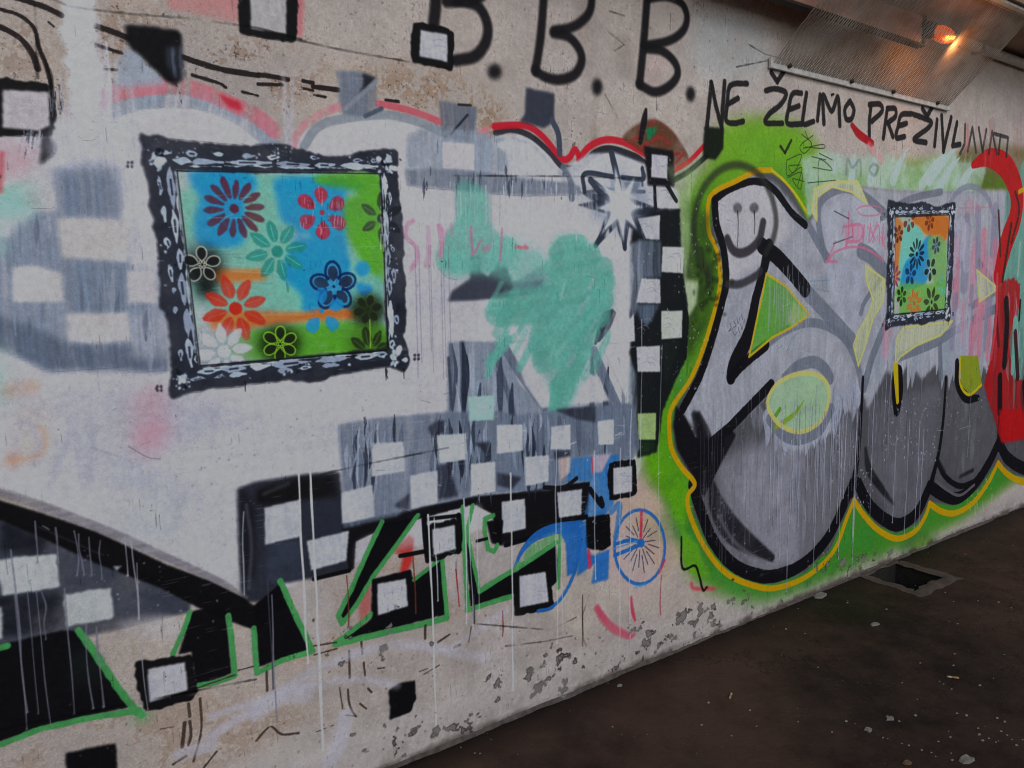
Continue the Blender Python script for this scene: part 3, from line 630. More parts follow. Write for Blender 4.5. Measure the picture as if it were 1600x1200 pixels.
# smiley
t_smi = at(1165, 350, 'smiley_face', 'soft dark sprayed smiling face with dripping eyes on the silver letter', 'graffiti')
SG = (56, 53, 58)
sheet('mouth', line([(1136, 374), (1144, 390), (1156, 396), (1172, 390), (1186, 374), (1192, 348)], 15, SG, 3.5, .9, 'spray'), t_smi)
sheet('chin', line([(1136, 444), (1156, 444), (1180, 432), (1188, 424)], 13, SG, 4, .85, 'spray'), t_smi)
for x_, yb in ((1152, 386), (1178, 366)):
    e_ = [poly(ell(x_, 325, 7, 8), (58, 54, 58), 2.4, .85, 'cloud'), line([(x_, 330), (x_ + 1, 350), (x_, yb)], [3, 1.6, 1.2], (48, 44, 48), .9, .85)]
    sheet('eye', e_, t_smi)
sheet('head_ring', line([(1108, 436), (1090, 400), (1084, 350), (1096, 300), (1122, 268), (1152, 258), (1182, 270), (1202, 300), (1212, 340), (1208, 372), (1196, 396)], 12, (50, 52, 48), 6, .72, 'spray'), t_smi)
for _ in range(70):
    x, y = R.gauss(1108, 14), R.gauss(440, 26); poly(ell(x, y, R.uniform(1, 5), R.uniform(2, 6), 6), (36, 40, 26), 1.5, .5)
for _ in range(12):
    x, y = R.gauss(1098, 8), R.gauss(400, 40); poly(ell(x, y, 7, 12, 8), (52, 66, 40), 7, .4)


# ---- big grey checkered letters, left (old layer, brushed over)
t_gl = at(130, 450, 'washed_checker_letter', 'large brushed over grey letter with pale checker squares at the left edge of the wall', 'graffiti')
g1 = poly([(84, 262), (120, 250), (190, 248), (196, 300), (190, 338), (206, 420), (248, 424), (262, 500), (262, 580), (160, 576), (75, 579), (0, 545), (-160, 500), (-160, 380), (20, 372), (50, 330), (88, 330)], (122, 131, 147), 4, .93, 'brush', amt=.5, rough=3)
sheet('grey_letter_body', g1, t_gl, cell=4)
for q, cc, a_ in (([(-60, 470), (8, 496), (60, 514), (105, 538), (200, 540), (262, 545), (262, 580), (75, 578), (8, 548), (-60, 520)], (92, 102, 118), .9), ([(100, 410), (200, 410), (196, 492), (112, 492)], (116, 127, 144), .9), ([(90, 266), (186, 256), (186, 338), (92, 335)], (108, 119, 136), .85),
                  ([(205, 330), (246, 400), (250, 440), (205, 420)], (164, 165, 172), .8), ([(205, 490), (262, 490), (265, 560), (205, 560)], (152, 154, 164), .7), ([(20, 350), (95, 330), (98, 410), (20, 415)], (124, 134, 148), .6)):
    poly(q, cc, 4, a_, 'brush', amt=.6)
for _ in range(26):
    x, y = R.uniform(0, 250), R.uniform(330, 540); streak(x, y, R.uniform(30, 90), R.uniform(3, 14), R.choice([(98, 108, 124), (156, 160, 172), (84, 92, 108), (110, 120, 136)]), .5, 2)
for q, cc in (([(90, 341), (146, 341), (201, 346), (199, 409), (96, 402)], (180, 176, 174)), ([(19, 417), (60, 416), (97, 428), (99, 472), (20, 472)], (184, 180, 180)), ([(198, 423), (242, 423), (248, 474), (200, 474)], (178, 174, 177)),
              ([(105, 490), (200, 488), (205, 532), (140, 536), (106, 532)], (180, 176, 176)), ([(42, 300), (84, 296), (86, 325), (48, 325)], (178, 174, 176)), ([(-140, 400), (-40, 402), (-42, 460), (-140, 460)], (180, 176, 176))):
    sheet('pale_square', poly(q, cc, 1.6, .96), t_gl)
# turquoise and pink haze at the left edge
poly([(-120, 282), (30, 280), (62, 300), (52, 335), (0, 345), (-120, 350)], (128, 176, 164), 9, .8, 'cloud', True); poly([(-120, 360), (4, 350), (10, 400), (-120, 420)], (140, 176, 168), 6, .7, 'cloud')
poly([(-100, 225), (20, 222), (58, 232), (42, 270), (6, 285), (-100, 285)], (190, 138, 146), 9, .65, 'cloud', True); line([(2, 240), (0, 300)], 5, (180, 60, 70), 4, .7)
poly([(-60, 545), (4, 545), (20, 600), (6, 640), (-60, 640)], (150, 178, 168), 9, .7, 'cloud', True)
# top left outlined square
BO = (22, 22, 24)
def outlined(name_lb, outer, inner, wcol=(176, 176, 184), group='black outlined squares', border=BO, soft=1.):
    cx = sum(p_[0] for p_ in outer) / len(outer); cy = sum(p_[1] for p_ in outer) / len(outer)
    t = at(cx, cy, 'outlined_square', name_lb, 'painted square', group)
    sheet('black_border', poly(outer, border, soft, .97, rough=1.5), t)
    M_ = poly(inner, wcol, 1.2, .97, 'flat', amt=1.6)
    for _ in range(5):   # brush ridges and scuffs on the white
        a_, b_ = R.uniform(.15, .6), R.uniform(.15, .85)
        x = inner[0][0] + (inner[1][0] - inner[0][0]) * a_; y = inner[0][1] + (inner[3][1] - inner[0][1]) * b_
        line([(x, y), (x + R.uniform(5, 14), y + R.uniform(-5, 3)), (x + R.uniform(8, 20), y + R.uniform(-4, 4))], 1.2, R.choice([(128, 132, 142), (192, 192, 198)]), 1, .5)
    sheet('white_square', M_, t)
    return t
outlined('large white square with black edges brushed over at the upper left edge', [(-120, 112), (0, 122), (74, 132), (86, 180), (80, 214), (40, 214), (-120, 204)], [(4, 140), (76, 144), (78, 196), (60, 205), (4, 200)], (176, 170, 176))
sheet('black_wedge', poly([(64, 214), (78, 212), (88, 230), (86, 240), (62, 258), (64, 240)], (26, 26, 32), 1.5, .95), None, label='small black wedge under the brushed over square at the left edge', cat='graffiti')
for _ in range(26):
    x = R.uniform(74, 100); line([(x, R.uniform(125, 160)), (x + R.uniform(-2, 3), R.uniform(170, 185))], R.uniform(1, 2.4), R.choice([(32, 32, 38), (150, 150, 160)]), 1, .8, 'dry', amt=1.2)
for _ in range(20):
    x = R.uniform(32, 66); line([(x, R.uniform(202, 215)), (x - R.uniform(2, 8), R.uniform(225, 250))], R.uniform(1, 3), R.choice([(60, 64, 76), (160, 150, 160), (170, 176, 186)]), 1.4, .7, 'dry', amt=1.)
outlined('white square in a thick black frame cut by the top of the view', [(366, -60), (466, -60), (464, 20), (463, 66), (420, 62), (374, 52), (372, 10)], [(388, -60), (448, -60), (447, 53), (392, 45)], (164, 162, 162))
outlined('small white square framed in black on the first big letter', [(648, 34), (690, 41), (709, 50), (710, 70), (707, 110), (680, 103), (643, 97), (641, 62)], [(657, 47), (699, 54), (699, 97), (655, 88)])
# black and grey cut block
sheet('black_block', [poly([(194, 38), (240, 42), (276, 47), (284, 56), (286, 100), (284, 122), (274, 134), (258, 126), (226, 92), (206, 76), (196, 60)], (18, 18, 21), 1.8, .98, rough=1)], None,
      label='solid black block with a slanted lower edge left of the top', cat='graffiti')
poly([(262, 74), (284, 72), (286, 126), (270, 120), (262, 98)], (104, 114, 132), 3, .8, 'brush', amt=.6)
line([(272, 128), (278, 140), (284, 165)], 4, (60, 40, 52), 1.5, .7, 'dry')
# the broad white brush stroke
sheet('white_brush_stroke', [poly([(96, 16), (108, -20), (142, -20), (150, 22), (149, 66), (160, 100), (163, 132), (152, 185), (150, 220), (125, 215), (112, 170), (106, 100), (100, 60)], (206, 207, 218), 3, .98, 'flat', rough=5, amt=2)], None,
      label='broad vertical white brush stroke wiped down at the upper left', cat='graffiti')
for _ in range(34):
    x = R.uniform(92, 170); y = R.uniform(20, 190); line([(x, y), (x + R.uniform(0, 10), y + R.uniform(30, 90))], R.uniform(1.5, 6), R.choice([(198, 198, 210), (178, 178, 192), (158, 162, 176), (192, 190, 198)]), 2, .6, 'brush', amt=.8)
for q in ([(182, 95), (180, 150), (190, 220), (205, 250)], [(200, 118), (206, 160), (212, 230)], [(440, 110), (446, 160), (444, 220)], [(458, 112), (455, 170), (452, 225)]): line(q, [4, 10, 14, 10][:len(q)], (170, 170, 180), 4, .55, 'brush', amt=.6)
poly([(110, 175), (165, 140), (178, 190), (200, 230), (196, 262), (150, 262), (90, 262), (70, 230), (84, 200)], (182, 182, 192), 8, .85, 'brush', amt=.3)
poly([(170, 240), (200, 240), (225, 300), (246, 380), (236, 400), (205, 345), (188, 300)], (180, 178, 186), 6, .7, 'brush', amt=.3)
poly([(215, 190), (300, 176), (372, 190), (375, 226), (300, 222), (228, 216)], (176, 172, 175), 5, .6, 'cloud', True)
sheet('white_lobe', poly([(210, 185), (300, 172), (385, 200), (380, 226), (225, 212)], (178, 175, 178), 4, .5), t_arch)

# ---- middle grey letter (old brushed layer)
t_mid = at(780, 500, 'grey_middle_letter', 'tall brushed over grey and white letter in the middle of the wall', 'graffiti')
m_ = [poly([(632, 264), (700, 262), (760, 268), (830, 280), (905, 286), (908, 304), (820, 306), (760, 302), (636, 290)], (106, 114, 128), 2, .9, 'brush', amt=.4),
      poly([(636, 212), (660, 200), (690, 200), (745, 205), (792, 216), (794, 270), (720, 268), (634, 262)], (130, 139, 152), 3, .9, 'brush', amt=.6)]
for _ in range(24):
    x = R.uniform(640, 900); y = R.uniform(258, 284); streak(x, y, R.uniform(14, 34), R.uniform(2, 7), R.choice([(64, 72, 86), (150, 156, 166), (56, 62, 76)]), .65)
m_.append(poly([(792, 276), (830, 280), (905, 286), (888, 262), (850, 268)], (128, 136, 148), 3, .7, 'brush'))
vase = poly([(734, 400), (750, 400), (752, 424), (762, 432), (776, 413), (790, 414), (800, 440), (848, 438), (852, 456), (798, 466), (772, 468), (700, 471), (706, 455), (722, 444), (734, 436)], (62, 66, 78), 1.6, .95)
m_.append(vase)
m_.append(poly([(800, 442), (852, 412), (854, 456), (800, 464)], (104, 128, 136), 3, .8))
m_.append(poly([(700, 534), (736, 532), (780, 533), (796, 560), (812, 600), (848, 634), (932, 628), (992, 632), (1000, 700), (900, 765), (700, 770), (690, 760), (698, 660)], (118, 128, 142), 1.6, .94, 'brush', amt=.4))
for q, wd, cc in (([(722, 536), (724, 590), (720, 660)], 12, (70, 78, 94)), ([(704, 540), (704, 640)], 7, (88, 96, 110)), ([(750, 600), (752, 660)], 16, (128, 140, 152)), ([(775, 560), (800, 640), (806, 700)], 10, (78, 86, 100)),
                  ([(700, 560), (706, 640)], 5, (56, 62, 76)), ([(738, 540), (738, 640), (735, 750)], 8, (140, 150, 162)), ([(725, 600), (727, 700)], 4, (50, 56, 70)), ([(880, 640), (920, 700)], 20, (84, 92, 106)), ([(926, 560), (946, 600), (952, 650)], 14, (92, 100, 114)),
                  ([(935, 530), (950, 510), (958, 490)], 10, (58, 64, 78)), ([(924, 545), (945, 590), (985, 690)], 10, (120, 128, 142))):
    m_.append(line(q, wd, cc, 2, .85, 'brush', amt=.6))
for x, y, L_, wd, cc in ((722, 536, 120, 15, (46, 52, 66)), (706, 540, 110, 8, (70, 78, 94)), (738, 540, 90, 9, (150, 158, 170)), (750, 600, 150, 12, (60, 68, 84)), (728, 650, 100, 10, (44, 50, 64)), (782, 560, 100, 13, (66, 74, 90)), (800, 600, 90, 11, (56, 62, 78)),
                         (768, 560, 120, 8, (140, 150, 162)), (840, 650, 100, 14, (80, 90, 106)), (870, 640, 70, 12, (52, 58, 72)), (905, 635, 80, 12, (62, 70, 86)), (925, 560, 110, 13, (70, 78, 92)), (950, 575, 110, 12, (58, 64, 78)), (940, 640, 70, 12, (128, 138, 150)), (966, 560, 150, 8, (120, 130, 142)), (712, 600, 130, 7, (150, 158, 168)), (885, 560, 70, 10, (150, 156, 168))):
    m_.append(streak(x, y, L_, wd, cc, .88, 1.4, 'dry', .45))
m_.append(line([(786, 540), (810, 580), (850, 636)], 16, (88, 98, 114), 2, .85, 'brush', amt=.4)); m_.append(line([(930, 536), (944, 500), (956, 486)], [6, 18, 6], (52, 58, 72), 2, .9)); m_.append(line([(928, 548), (950, 600), (990, 690)], 14, (96, 106, 122), 2, .85, 'brush', amt=.4))
sheets('grey_stroke', m_, t_mid)
sheet('pale_square', poly([(691, 222), (741, 225), (741, 266), (691, 263)], (182, 176, 180), 1.2, .97), t_mid)
sheet('white_lobe', poly([(774, 226), (800, 212), (830, 222), (856, 246), (872, 270), (878, 284), (830, 278), (796, 274), (792, 240)], (180, 180, 188), 2, .93, 'flat', amt=2), t_arch)
line([(800, 216), (834, 230), (862, 262)], 5, (150, 154, 164), 3, .5)
sheets('white_stroke', [poly([(706, 474), (800, 466), (858, 462), (860, 528), (800, 534), (700, 532)], (178, 176, 180), 1.6, .95), poly([(802, 545), (850, 580), (880, 560), (935, 590), (952, 626), (846, 638), (820, 600)], (180, 179, 184), 1.8, .95),
      poly([(940, 540), (957, 545), (990, 610), (984, 636), (968, 600)], (182, 181, 186), 1.6, .95), poly([(880, 640), (890, 632), (920, 632), (910, 640)], (160, 165, 172), 2, .8)], t_mid)

# ---- right hand checker column
t_col = at(1035, 440, 'checker_column', 'upright black and white checkered column left of the green spray', 'graffiti')
cb = [poly([(1004, 322), (1034, 326), (1062, 326), (1064, 384), (1067, 386), (1068, 430), (1074, 478), (1072, 560), (1056, 592), (1036, 640), (1026, 706), (996, 716), (988, 640), (985, 560), (984, 500), (990, 430), (985, 380), (992, 340)], (28, 31, 34), 2, .97, rough=1.5)]
for q, cc, a_ in (([(996, 374), (1032, 376), (1032, 434), (996, 436)], (98, 108, 122), .9), ([(984, 380), (1002, 376), (1004, 440), (992, 492), (984, 500)], (126, 134, 148), .85), ([(992, 475), (1031, 475), (1018, 500), (1010, 510), (1000, 500)], (96, 108, 126), .85), ([(984, 560), (994, 585), (996, 690), (978, 690)], (120, 130, 140), .8),
                  ([(996, 690), (1022, 690), (1022, 704), (998, 712)], (40, 64, 40), .7), ([(1034, 534), (1062, 534), (1040, 600)], (40, 48, 44), .5)):
    cb.append(poly(q, cc, 3, a_, 'brush', amt=.5))
sheet('column_ground', cb, t_col)
sheet('black_neck', [poly([(1006, 228), (1052, 236), (1054, 292), (1012, 290)], (26, 26, 30), 1.5, .97), line([(1022, 288), (1024, 330)], 7, (36, 38, 44), 1.2), line([(1042, 290), (1056, 314)], 8, (36, 38, 44), 1.2)], t_col)
for q, cc in (([(1018, 241), (1043, 244), (1042, 279), (1017, 277)], (182, 178, 190)), ([(995, 293), (1020, 292), (1020, 324), (996, 322)], (178, 178, 186)), ([(1027, 292), (1040, 300), (1063, 326), (1027, 324)], (180, 178, 186)), ([(992, 342), (1031, 336), (1030, 375), (1006, 373)], (176, 176, 182)),
              ([(1035, 385), (1069, 386), (1067, 427), (1033, 425)], (182, 182, 180)), ([(1002, 435), (1031, 436), (1032, 474), (994, 473)], (178, 178, 184)), ([(1033, 486), (1066, 485), (1065, 528), (1033, 530)], (178, 182, 172)), ([(990, 490), (992, 533), (938, 538), (972, 514)], (182, 181, 186)),
              ([(994, 542), (1031, 540), (1031, 581), (996, 581)], (180, 180, 186)), ([(996, 646), (1025, 645), (1024, 687), (997, 687)], (152, 174, 116))):
    sheet('white_square', poly(q, cc, 1.1, .97, amt=1.5), t_col)
    for _ in range(3):
        x, y = q[0][0] + R.uniform(4, 18), q[0][1] + R.uniform(6, 30); line([(x, y), (x + 7, y - 2), (x + 12, y + 3)], 1.1, (130, 134, 142), .9, .6)
poly([(1064, 296), (1080, 290), (1078, 380), (1070, 440), (1064, 380)], (150, 176, 128), 4, .7, 'cloud'); poly([(1040, 260), (1098, 246), (1084, 290), (1066, 330)], (150, 172, 130), 6, .65, 'cloud')
# spiky grey star letter piece under the arch, then the burst
t_lt = at(940, 275, 'black_line_letter', 'white letter with grey brushed outlines under the fourth red arch', 'graffiti')
sheet('white_ground', poly([(885, 262), (920, 240), (960, 238), (1008, 256), (1010, 290), (960, 300), (900, 290)], (180, 180, 188), 2, .9, 'flat'), t_lt)
sheet('outline', [line(q, wd, (62, 68, 80), 1.3, .9, 'brush', amt=.4) for q, wd in (([(914, 300), (914, 270), (960, 276), (1005, 280)], 5), ([(955, 240), (960, 262), (968, 300)], 8), ([(924, 280), (950, 300)], 5), ([(918, 300), (960, 296)], 5), ([(1003, 262), (1003, 290)], 5), ([(984, 300), (1006, 300)], 6))], t_lt)
t_star = at(970, 322, 'star_burst', 'glowing white star burst with dark spikes left of the checkered column', 'graffiti')
def star(cx, cy, tips, r0, col, nm, soft, a_=.95, tex='flat'):
    Ms = []
    for ax, ay in tips:
        d_ = math.atan2(ay - cy, ax - cx); n1 = (cx + r0 * math.cos(d_ + 1.4), cy + r0 * math.sin(d_ + 1.4)); n2 = (cx + r0 * math.cos(d_ - 1.4), cy + r0 * math.sin(d_ - 1.4))
        Ms.append(poly([n1, (ax, ay), n2], col, soft, a_, tex))
    sheet(nm, Ms, t_star)
poly(ell(966, 316, 46, 42), (122, 132, 147), 14, .8, 'cloud', True, amt=.5)
for q, wd in (([(913, 300), (913, 272), (958, 277)], 8), ([(955, 240), (962, 270), (968, 300)], [12, 13, 10]), ([(922, 282), (940, 304), (956, 312)], 11), ([(972, 278), (1004, 280), (1003, 264)], 8)): line(q, wd, (58, 64, 76), 1.3, .92, 'flat')
poly([(928, 278), (952, 279), (954, 292), (940, 290)], (180, 181, 190), 1.2, .95); poly([(974, 284), (1002, 284), (994, 300), (978, 300)], (108, 118, 134), 2, .85)
star(970, 322, [(906, 300), (902, 320), (928, 390), (977, 394), (1010, 376), (1040, 330), (1010, 334)], 17, (46, 52, 64), 'dark_spike', 1.4, .95, 'brush')
for q, wd in (([(930, 384), (950, 350)], 9), ([(976, 388), (972, 356)], 9)): line(q, wd, (50, 56, 70), 1.6, .9)
star(970, 322, [(960, 258), (992, 276), (940, 288), (928, 326), (938, 368), (974, 380), (996, 360), (1006, 324), (950, 296)], 8, (198, 202, 212), 'white_spike', 2.2, .95)
poly(ell(970, 322, 24, 25), (206, 209, 218), 12, .8)
sheet('glow', poly(ell(970, 322, 15, 16), (214, 216, 222), 7, .99), t_star)

# ---- turquoise cloud
TQ = (96, 158, 145)
t_tq = at(850, 470, 'turquoise_cloud', 'loose turquoise sprayed cloud painted over the middle letters', 'graffiti')
tq = [poly([(712, 292), (728, 282), (748, 290), (764, 306), (766, 340), (776, 364), (800, 372), (812, 392), (796, 412), (770, 424), (730, 428), (692, 424), (682, 400), (694, 366), (712, 340)], TQ, 4, .85, 'cloud', True, amt=.5),
      poly([(866, 372), (905, 368), (940, 402), (958, 440), (955, 486), (924, 520), (915, 570), (892, 630), (868, 628), (846, 570), (838, 520), (800, 500), (772, 492), (790, 462), (850, 448), (858, 410)], TQ, 8, .75, 'cloud', True, amt=.3),
      *[line(q_, w_ * 1.1, (94, 156, 143), 4, .75, 'cloud', rough=2, amt=.3) for q_, w_ in (([(906, 380), (880, 384), (868, 396)], 26), ([(926, 398), (880, 408), (862, 420)], 30), ([(944, 420), (890, 430), (866, 440)], 34), ([(948, 440), (880, 462), (800, 470), (776, 480)], 32),
        ([(946, 470), (880, 484), (790, 494), (770, 492)], 30), ([(940, 494), (890, 510), (842, 540)], 34), ([(924, 520), (880, 548), (846, 566)], 34), ([(912, 548), (890, 580), (872, 606)], 34), ([(900, 570), (884, 610), (876, 632)], 30), ([(850, 500), (836, 530), (842, 560)], 24))],
      poly([(690, 384), (720, 372), (800, 384), (848, 398), (852, 430), (800, 446), (760, 430), (696, 432)], (104, 164, 152), 7, .7, 'cloud', True)]
sheets('turquoise_patch', tq, t_tq)
for _ in range(36):
    x = R.uniform(780, 950); y = R.uniform(440, 540)
    line([(x, y), (x - R.uniform(15, 40), y + R.uniform(30, 60))], R.uniform(8, 16), R.choice([(92, 154, 142), (106, 168, 156), (100, 162, 150)]), 3, .5)
line([(872, 600), (866, 640)], 26, TQ, 3, .9)
for _ in range(9): x, y = R.uniform(840, 950), R.uniform(400, 580); line([(x, y), (x - R.uniform(4, 18), y + R.uniform(12, 34))], R.uniform(3, 9), R.choice([(160, 178, 178), (124, 172, 160), (150, 156, 166)]), 3, .5, 'cloud')
poly([(700, 380), (760, 360), (840, 370), (850, 400), (800, 420)], (120, 170, 160), 10, .35, 'cloud', True)
for q, wd in (([(735, 356), (736, 376), (738, 398)], 5), ([(750, 376), (744, 390), (738, 398)], 4), ([(784, 358), (782, 390), (780, 408)], 4)): line(q, wd, (178, 112, 140), 1.8, .75)
poly([(750, 388), (762, 380), (770, 386), (758, 396)], (176, 120, 142), 2, .6)
# pink faded lettering
t_pl = at(680, 385, 'faded_pink_letters', 'row of faded pink drippy letters right of the big painted frame', 'graffiti')
pk2 = []
for q, wd in (([(645, 345), (636, 352), (634, 370), (648, 384), (652, 402), (642, 420)], 6), ([(668, 356), (670, 388), (666, 414)], 8), ([(686, 354), (690, 380), (687, 400)], 9), ([(686, 354), (696, 366)], 6), ([(704, 350), (706, 366)], 4), ([(820, 384), (824, 388)], 6)):
    pk2.append(line(q, wd, (196, 122, 150), 2.6, .72, 'brush', amt=.4))
sheets('pink_letter', pk2, t_pl)
for x in (648, 654, 669, 672, 688, 692, 700):
    line([(x, 385), (x + 2, 470), (x + 5, R.uniform(520, 620))], 1.3, (120, 112, 126), .9, .6)
line([(806, 386), (822, 388)], 6, (196, 110, 120), 1.6, .8)
for x in np.linspace(640, 900, 34):
    y = R.uniform(272, 320); line([(x, y), (x + R.uniform(-2, 2), y + R.uniform(20, 90))], R.uniform(1, 4), R.choice([(176, 176, 186), (190, 192, 200), (150, 158, 168)]), 1.6, .55, 'dry')

# ---- lower grey and black checker band
poly([(930, 770), (985, 745), (1030, 790), (1042, 850), (1010, 930), (950, 900)], (188, 158, 156), 14, .6, 'cloud', True)
poly([(960, 780), (1020, 770), (1060, 850), (1035, 900)], (176, 150, 128), 14, .5, 'cloud', True)
t_cb = at(700, 760, 'checker_band', 'long grey and black checkered band stepping across the lower middle of the mural', 'graffiti')
bk = [poly([(371, 763), (400, 752), (470, 742), (530, 737), (534, 770), (546, 880), (549, 892), (480, 905), (440, 912), (410, 940), (378, 941), (373, 850)], (46, 48, 57), 1.6, .97, 'flat', amt=2),
      poly([(532, 820), (640, 796), (740, 775), (800, 770), (880, 758), (922, 752), (918, 806), (870, 823), (822, 843), (784, 853), (776, 836), (768, 802), (740, 788), (660, 809), (600, 825), (556, 846), (553, 888), (545, 892)], (24, 23, 27), 1.3, .98)]
for q, cc in (([(400, 765), (470, 745), (520, 742), (528, 775), (470, 784), (400, 790)], (22, 21, 22)), ([(372, 764), (388, 770), (400, 800), (398, 900), (378, 925)], (30, 31, 38)), ([(474, 780), (530, 790), (534, 836), (480, 846)], (50, 54, 66)), ([(416, 850), (470, 842), (476, 900), (418, 910)], (62, 68, 84))):
    poly(q, cc, 4, .8, 'cloud')
line([(384, 790), (392, 850), (388, 920)], 5, (96, 96, 108), 3, .5); line([(412, 772), (450, 756)], 5, (80, 78, 82), 4, .6)
sheet('black_ground', bk, t_cb)
gb = [poly([(528, 664), (580, 654), (690, 644), (782, 642), (804, 650), (900, 636), (990, 630), (1000, 700), (985, 722), (930, 712), (888, 716), (890, 752), (858, 766), (790, 770), (740, 776), (640, 797), (620, 806), (536, 826), (534, 740)], GRY, 1.6, .9, 'brush', amt=.35)]
for _ in range(150):
    x = R.choice([R.uniform(532, 985), R.gauss(570, 12), R.gauss(735, 18), R.gauss(690, 10), R.gauss(830, 14)]); y = R.uniform(645, 725)
    if x < 532: continue
    streak(x, y, R.uniform(30, 75), R.uniform(2, 9), R.choice([(70, 78, 94), (134, 144, 160), (44, 50, 64), (38, 42, 54), (150, 158, 172), (92, 102, 118)]), .75)
for q in ([(668, 668), (680, 658), (694, 656), (692, 676), (676, 684)], [(684, 728), (700, 724), (716, 775), (684, 780)], [(740, 692), (765, 690), (760, 712), (750, 700)], [(615, 790), (640, 770), (636, 800)], [(776, 738), (815, 746), (800, 764), (776, 758)], [(866, 640), (930, 634), (930, 660), (900, 655)], [(865, 704), (890, 704), (890, 715), (866, 718)]):
    gb.append(poly(q, (48, 50, 62), 2, .9, 'brush', amt=.4))
sheet('grey_ground', gb, t_cb)
sheet('blue_patch', [poly([(886, 716), (965, 710), (968, 725), (958, 790), (945, 806), (912, 810), (918, 780), (922, 752), (886, 752)], (52, 112, 168), 1.6, .92, 'brush', amt=.3), line([(940, 800), (930, 830)], 18, (54, 110, 164), 1.6, .9)], None,
      label='bright blue painted patch between the checkered band and the bicycle', cat='graffiti')
for q, cc in (([(872, 716), (892, 713), (890, 738), (874, 752)], (188, 168, 162)), ([(925, 712), (955, 708), (940, 738), (924, 738)], (178, 160, 168))): poly(q, cc, 1.5, .9, 'brush', amt=.3)
line([(921, 765), (940, 790), (938, 780)], 9, (26, 28, 34), 1.4); line([(900, 748), (880, 762), (850, 762)], 7, (30, 30, 36), 1.4)
SQ = [[(413, 793), (469, 780), (469, 838), (414, 851)], [(479, 845), (545, 829), (541, 876), (486, 891)], [(533, 770), (582, 757), (585, 807), (534, 818)], [(580, 693), (630, 690), (632, 736), (580, 745)], [(640, 743), (683, 735), (684, 785), (642, 795)],
      [(682, 680), (728, 677), (728, 718), (686, 724)], [(735, 725), (773, 721), (774, 768), (735, 775)], [(731, 620), (772, 618), (771, 656), (733, 658)], [(776, 664), (816, 663), (817, 704), (776, 709)], [(820, 714), (857, 711), (857, 752), (821, 759)],
      [(861, 667), (891, 663), (891, 702), (860, 702)], [(933, 658), (959, 655), (959, 694), (935, 695)], [(783, 784), (820, 779), (821, 826), (784, 834)], [(870, 769), (909, 764), (908, 804), (873, 809)]]
for i, q in enumerate(SQ):
    cc = (176, 178, 184) if i != 7 else (150, 184, 174)
    if i == 5: cc = (176, 182, 184)
    Ms = poly(q, cc, 1.1, .96, amt=1.5)
    for _ in range(4):
        x, y = q[0][0] + R.uniform(3, 36), q[0][1] + R.uniform(3, 34); line([(x, y), (x + R.uniform(6, 16), y + R.uniform(-5, 2))], R.uniform(1, 3), R.choice([(160, 164, 174), (188, 188, 194)]), 1, .5)
    sheet('white_square', Ms, t_cb)

# ---- diagonal dark beam and dark letter, lower left
t_dg = at(170, 860, 'dark_beam_letter', 'dark slanting beam and blue grey slab with two white squares at the lower left', 'graffiti')
slab = poly([(-400, 780), (0, 800), (70, 832), (180, 880), (250, 903), (300, 925), (296, 956), (180, 984), (104, 1000), (0, 1010), (-400, 1040)], (58, 63, 75), 1.6, .96, 'cloud', amt=.6)
for q in ([(0, 810), (80, 840), (60, 870), (0, 860)], [(-60, 960), (-60, 1000), (90, 985), (95, 925), (0, 930)]): poly(q, (26, 27, 34), 5, .8, 'cloud')
sheet('grey_slab', slab, t_dg, cell=4)
beam = poly([(-400, 700), (0, 782), (60, 800), (150, 830), (260, 882), (330, 908), (378, 932), (396, 946), (438, 912), (452, 944), (400, 985), (330, 960), (250, 918), (150, 880), (70, 842), (0, 812), (-400, 780)], (20, 19, 22), 1.4, .98)
sheet('black_beam', beam, t_dg, cell=4)
sheet('grey_bevel', line([(-300, 690), (0, 772), (60, 790), (160, 828), (260, 872), (340, 908), (385, 934)], [10, 11, 13, 14, 12, 10, 4], (116, 112, 118), 2.4, .85, 'brushh', amt=.5), t_dg)
line([(-100, 752), (0, 765), (90, 796)], 6, (130, 128, 124), 3, .5); line([(60, 824), (160, 868)], 2, (60, 60, 66), 2, .6); line([(66, 822), (76, 828), (70, 824)], 1.4, (130, 130, 134), .9, .8)
for q in ([(-6, 874), (88, 865), (93, 917), (4, 931)], [(98, 928), (174, 917), (178, 966), (104, 979)], [(-60, 950), (2, 948), (4, 998), (-60, 1000)]): sheet('white_square', poly(q, (172, 176, 176), 1.2, .96, 'flat', rough=1, amt=1.6), t_dg)
poly([(176, 884), (190, 884), (182, 892)], (158, 158, 168), 1.2, .9)

# ---- black letters with green edges along the bottom
t_gr = at(420, 950, 'green_edged_letters', 'row of solid black letters with bright green edges along the foot of the mural', 'graffiti')
DK = (20, 20, 24)
sheet('red_patch', poly([(604, 862), (640, 836), (646, 840), (645, 872), (636, 896), (624, 900), (630, 866)], (170, 48, 44), 2, .92, 'cloud'), t_gr)
poly([(560, 905), (580, 905), (580, 955), (562, 975)], (164, 84, 80), 3, .7)
for q in ([(446, 925), (490, 910), (520, 940), (510, 1000), (495, 1012)], [(556, 850), (592, 835), (575, 870), (556, 900)], [(600, 850), (625, 830), (640, 815), (656, 820), (640, 850)], [(740, 800), (752, 790), (756, 850), (748, 860)], [(692, 880), (716, 870), (720, 930), (700, 925)], [(180, 975), (260, 960), (290, 990), (250, 1000)], [(756, 866), (800, 850), (810, 880), (760, 905)]): poly(q, (170, 165, 166), 4, .65, 'cloud', True)
kb = []
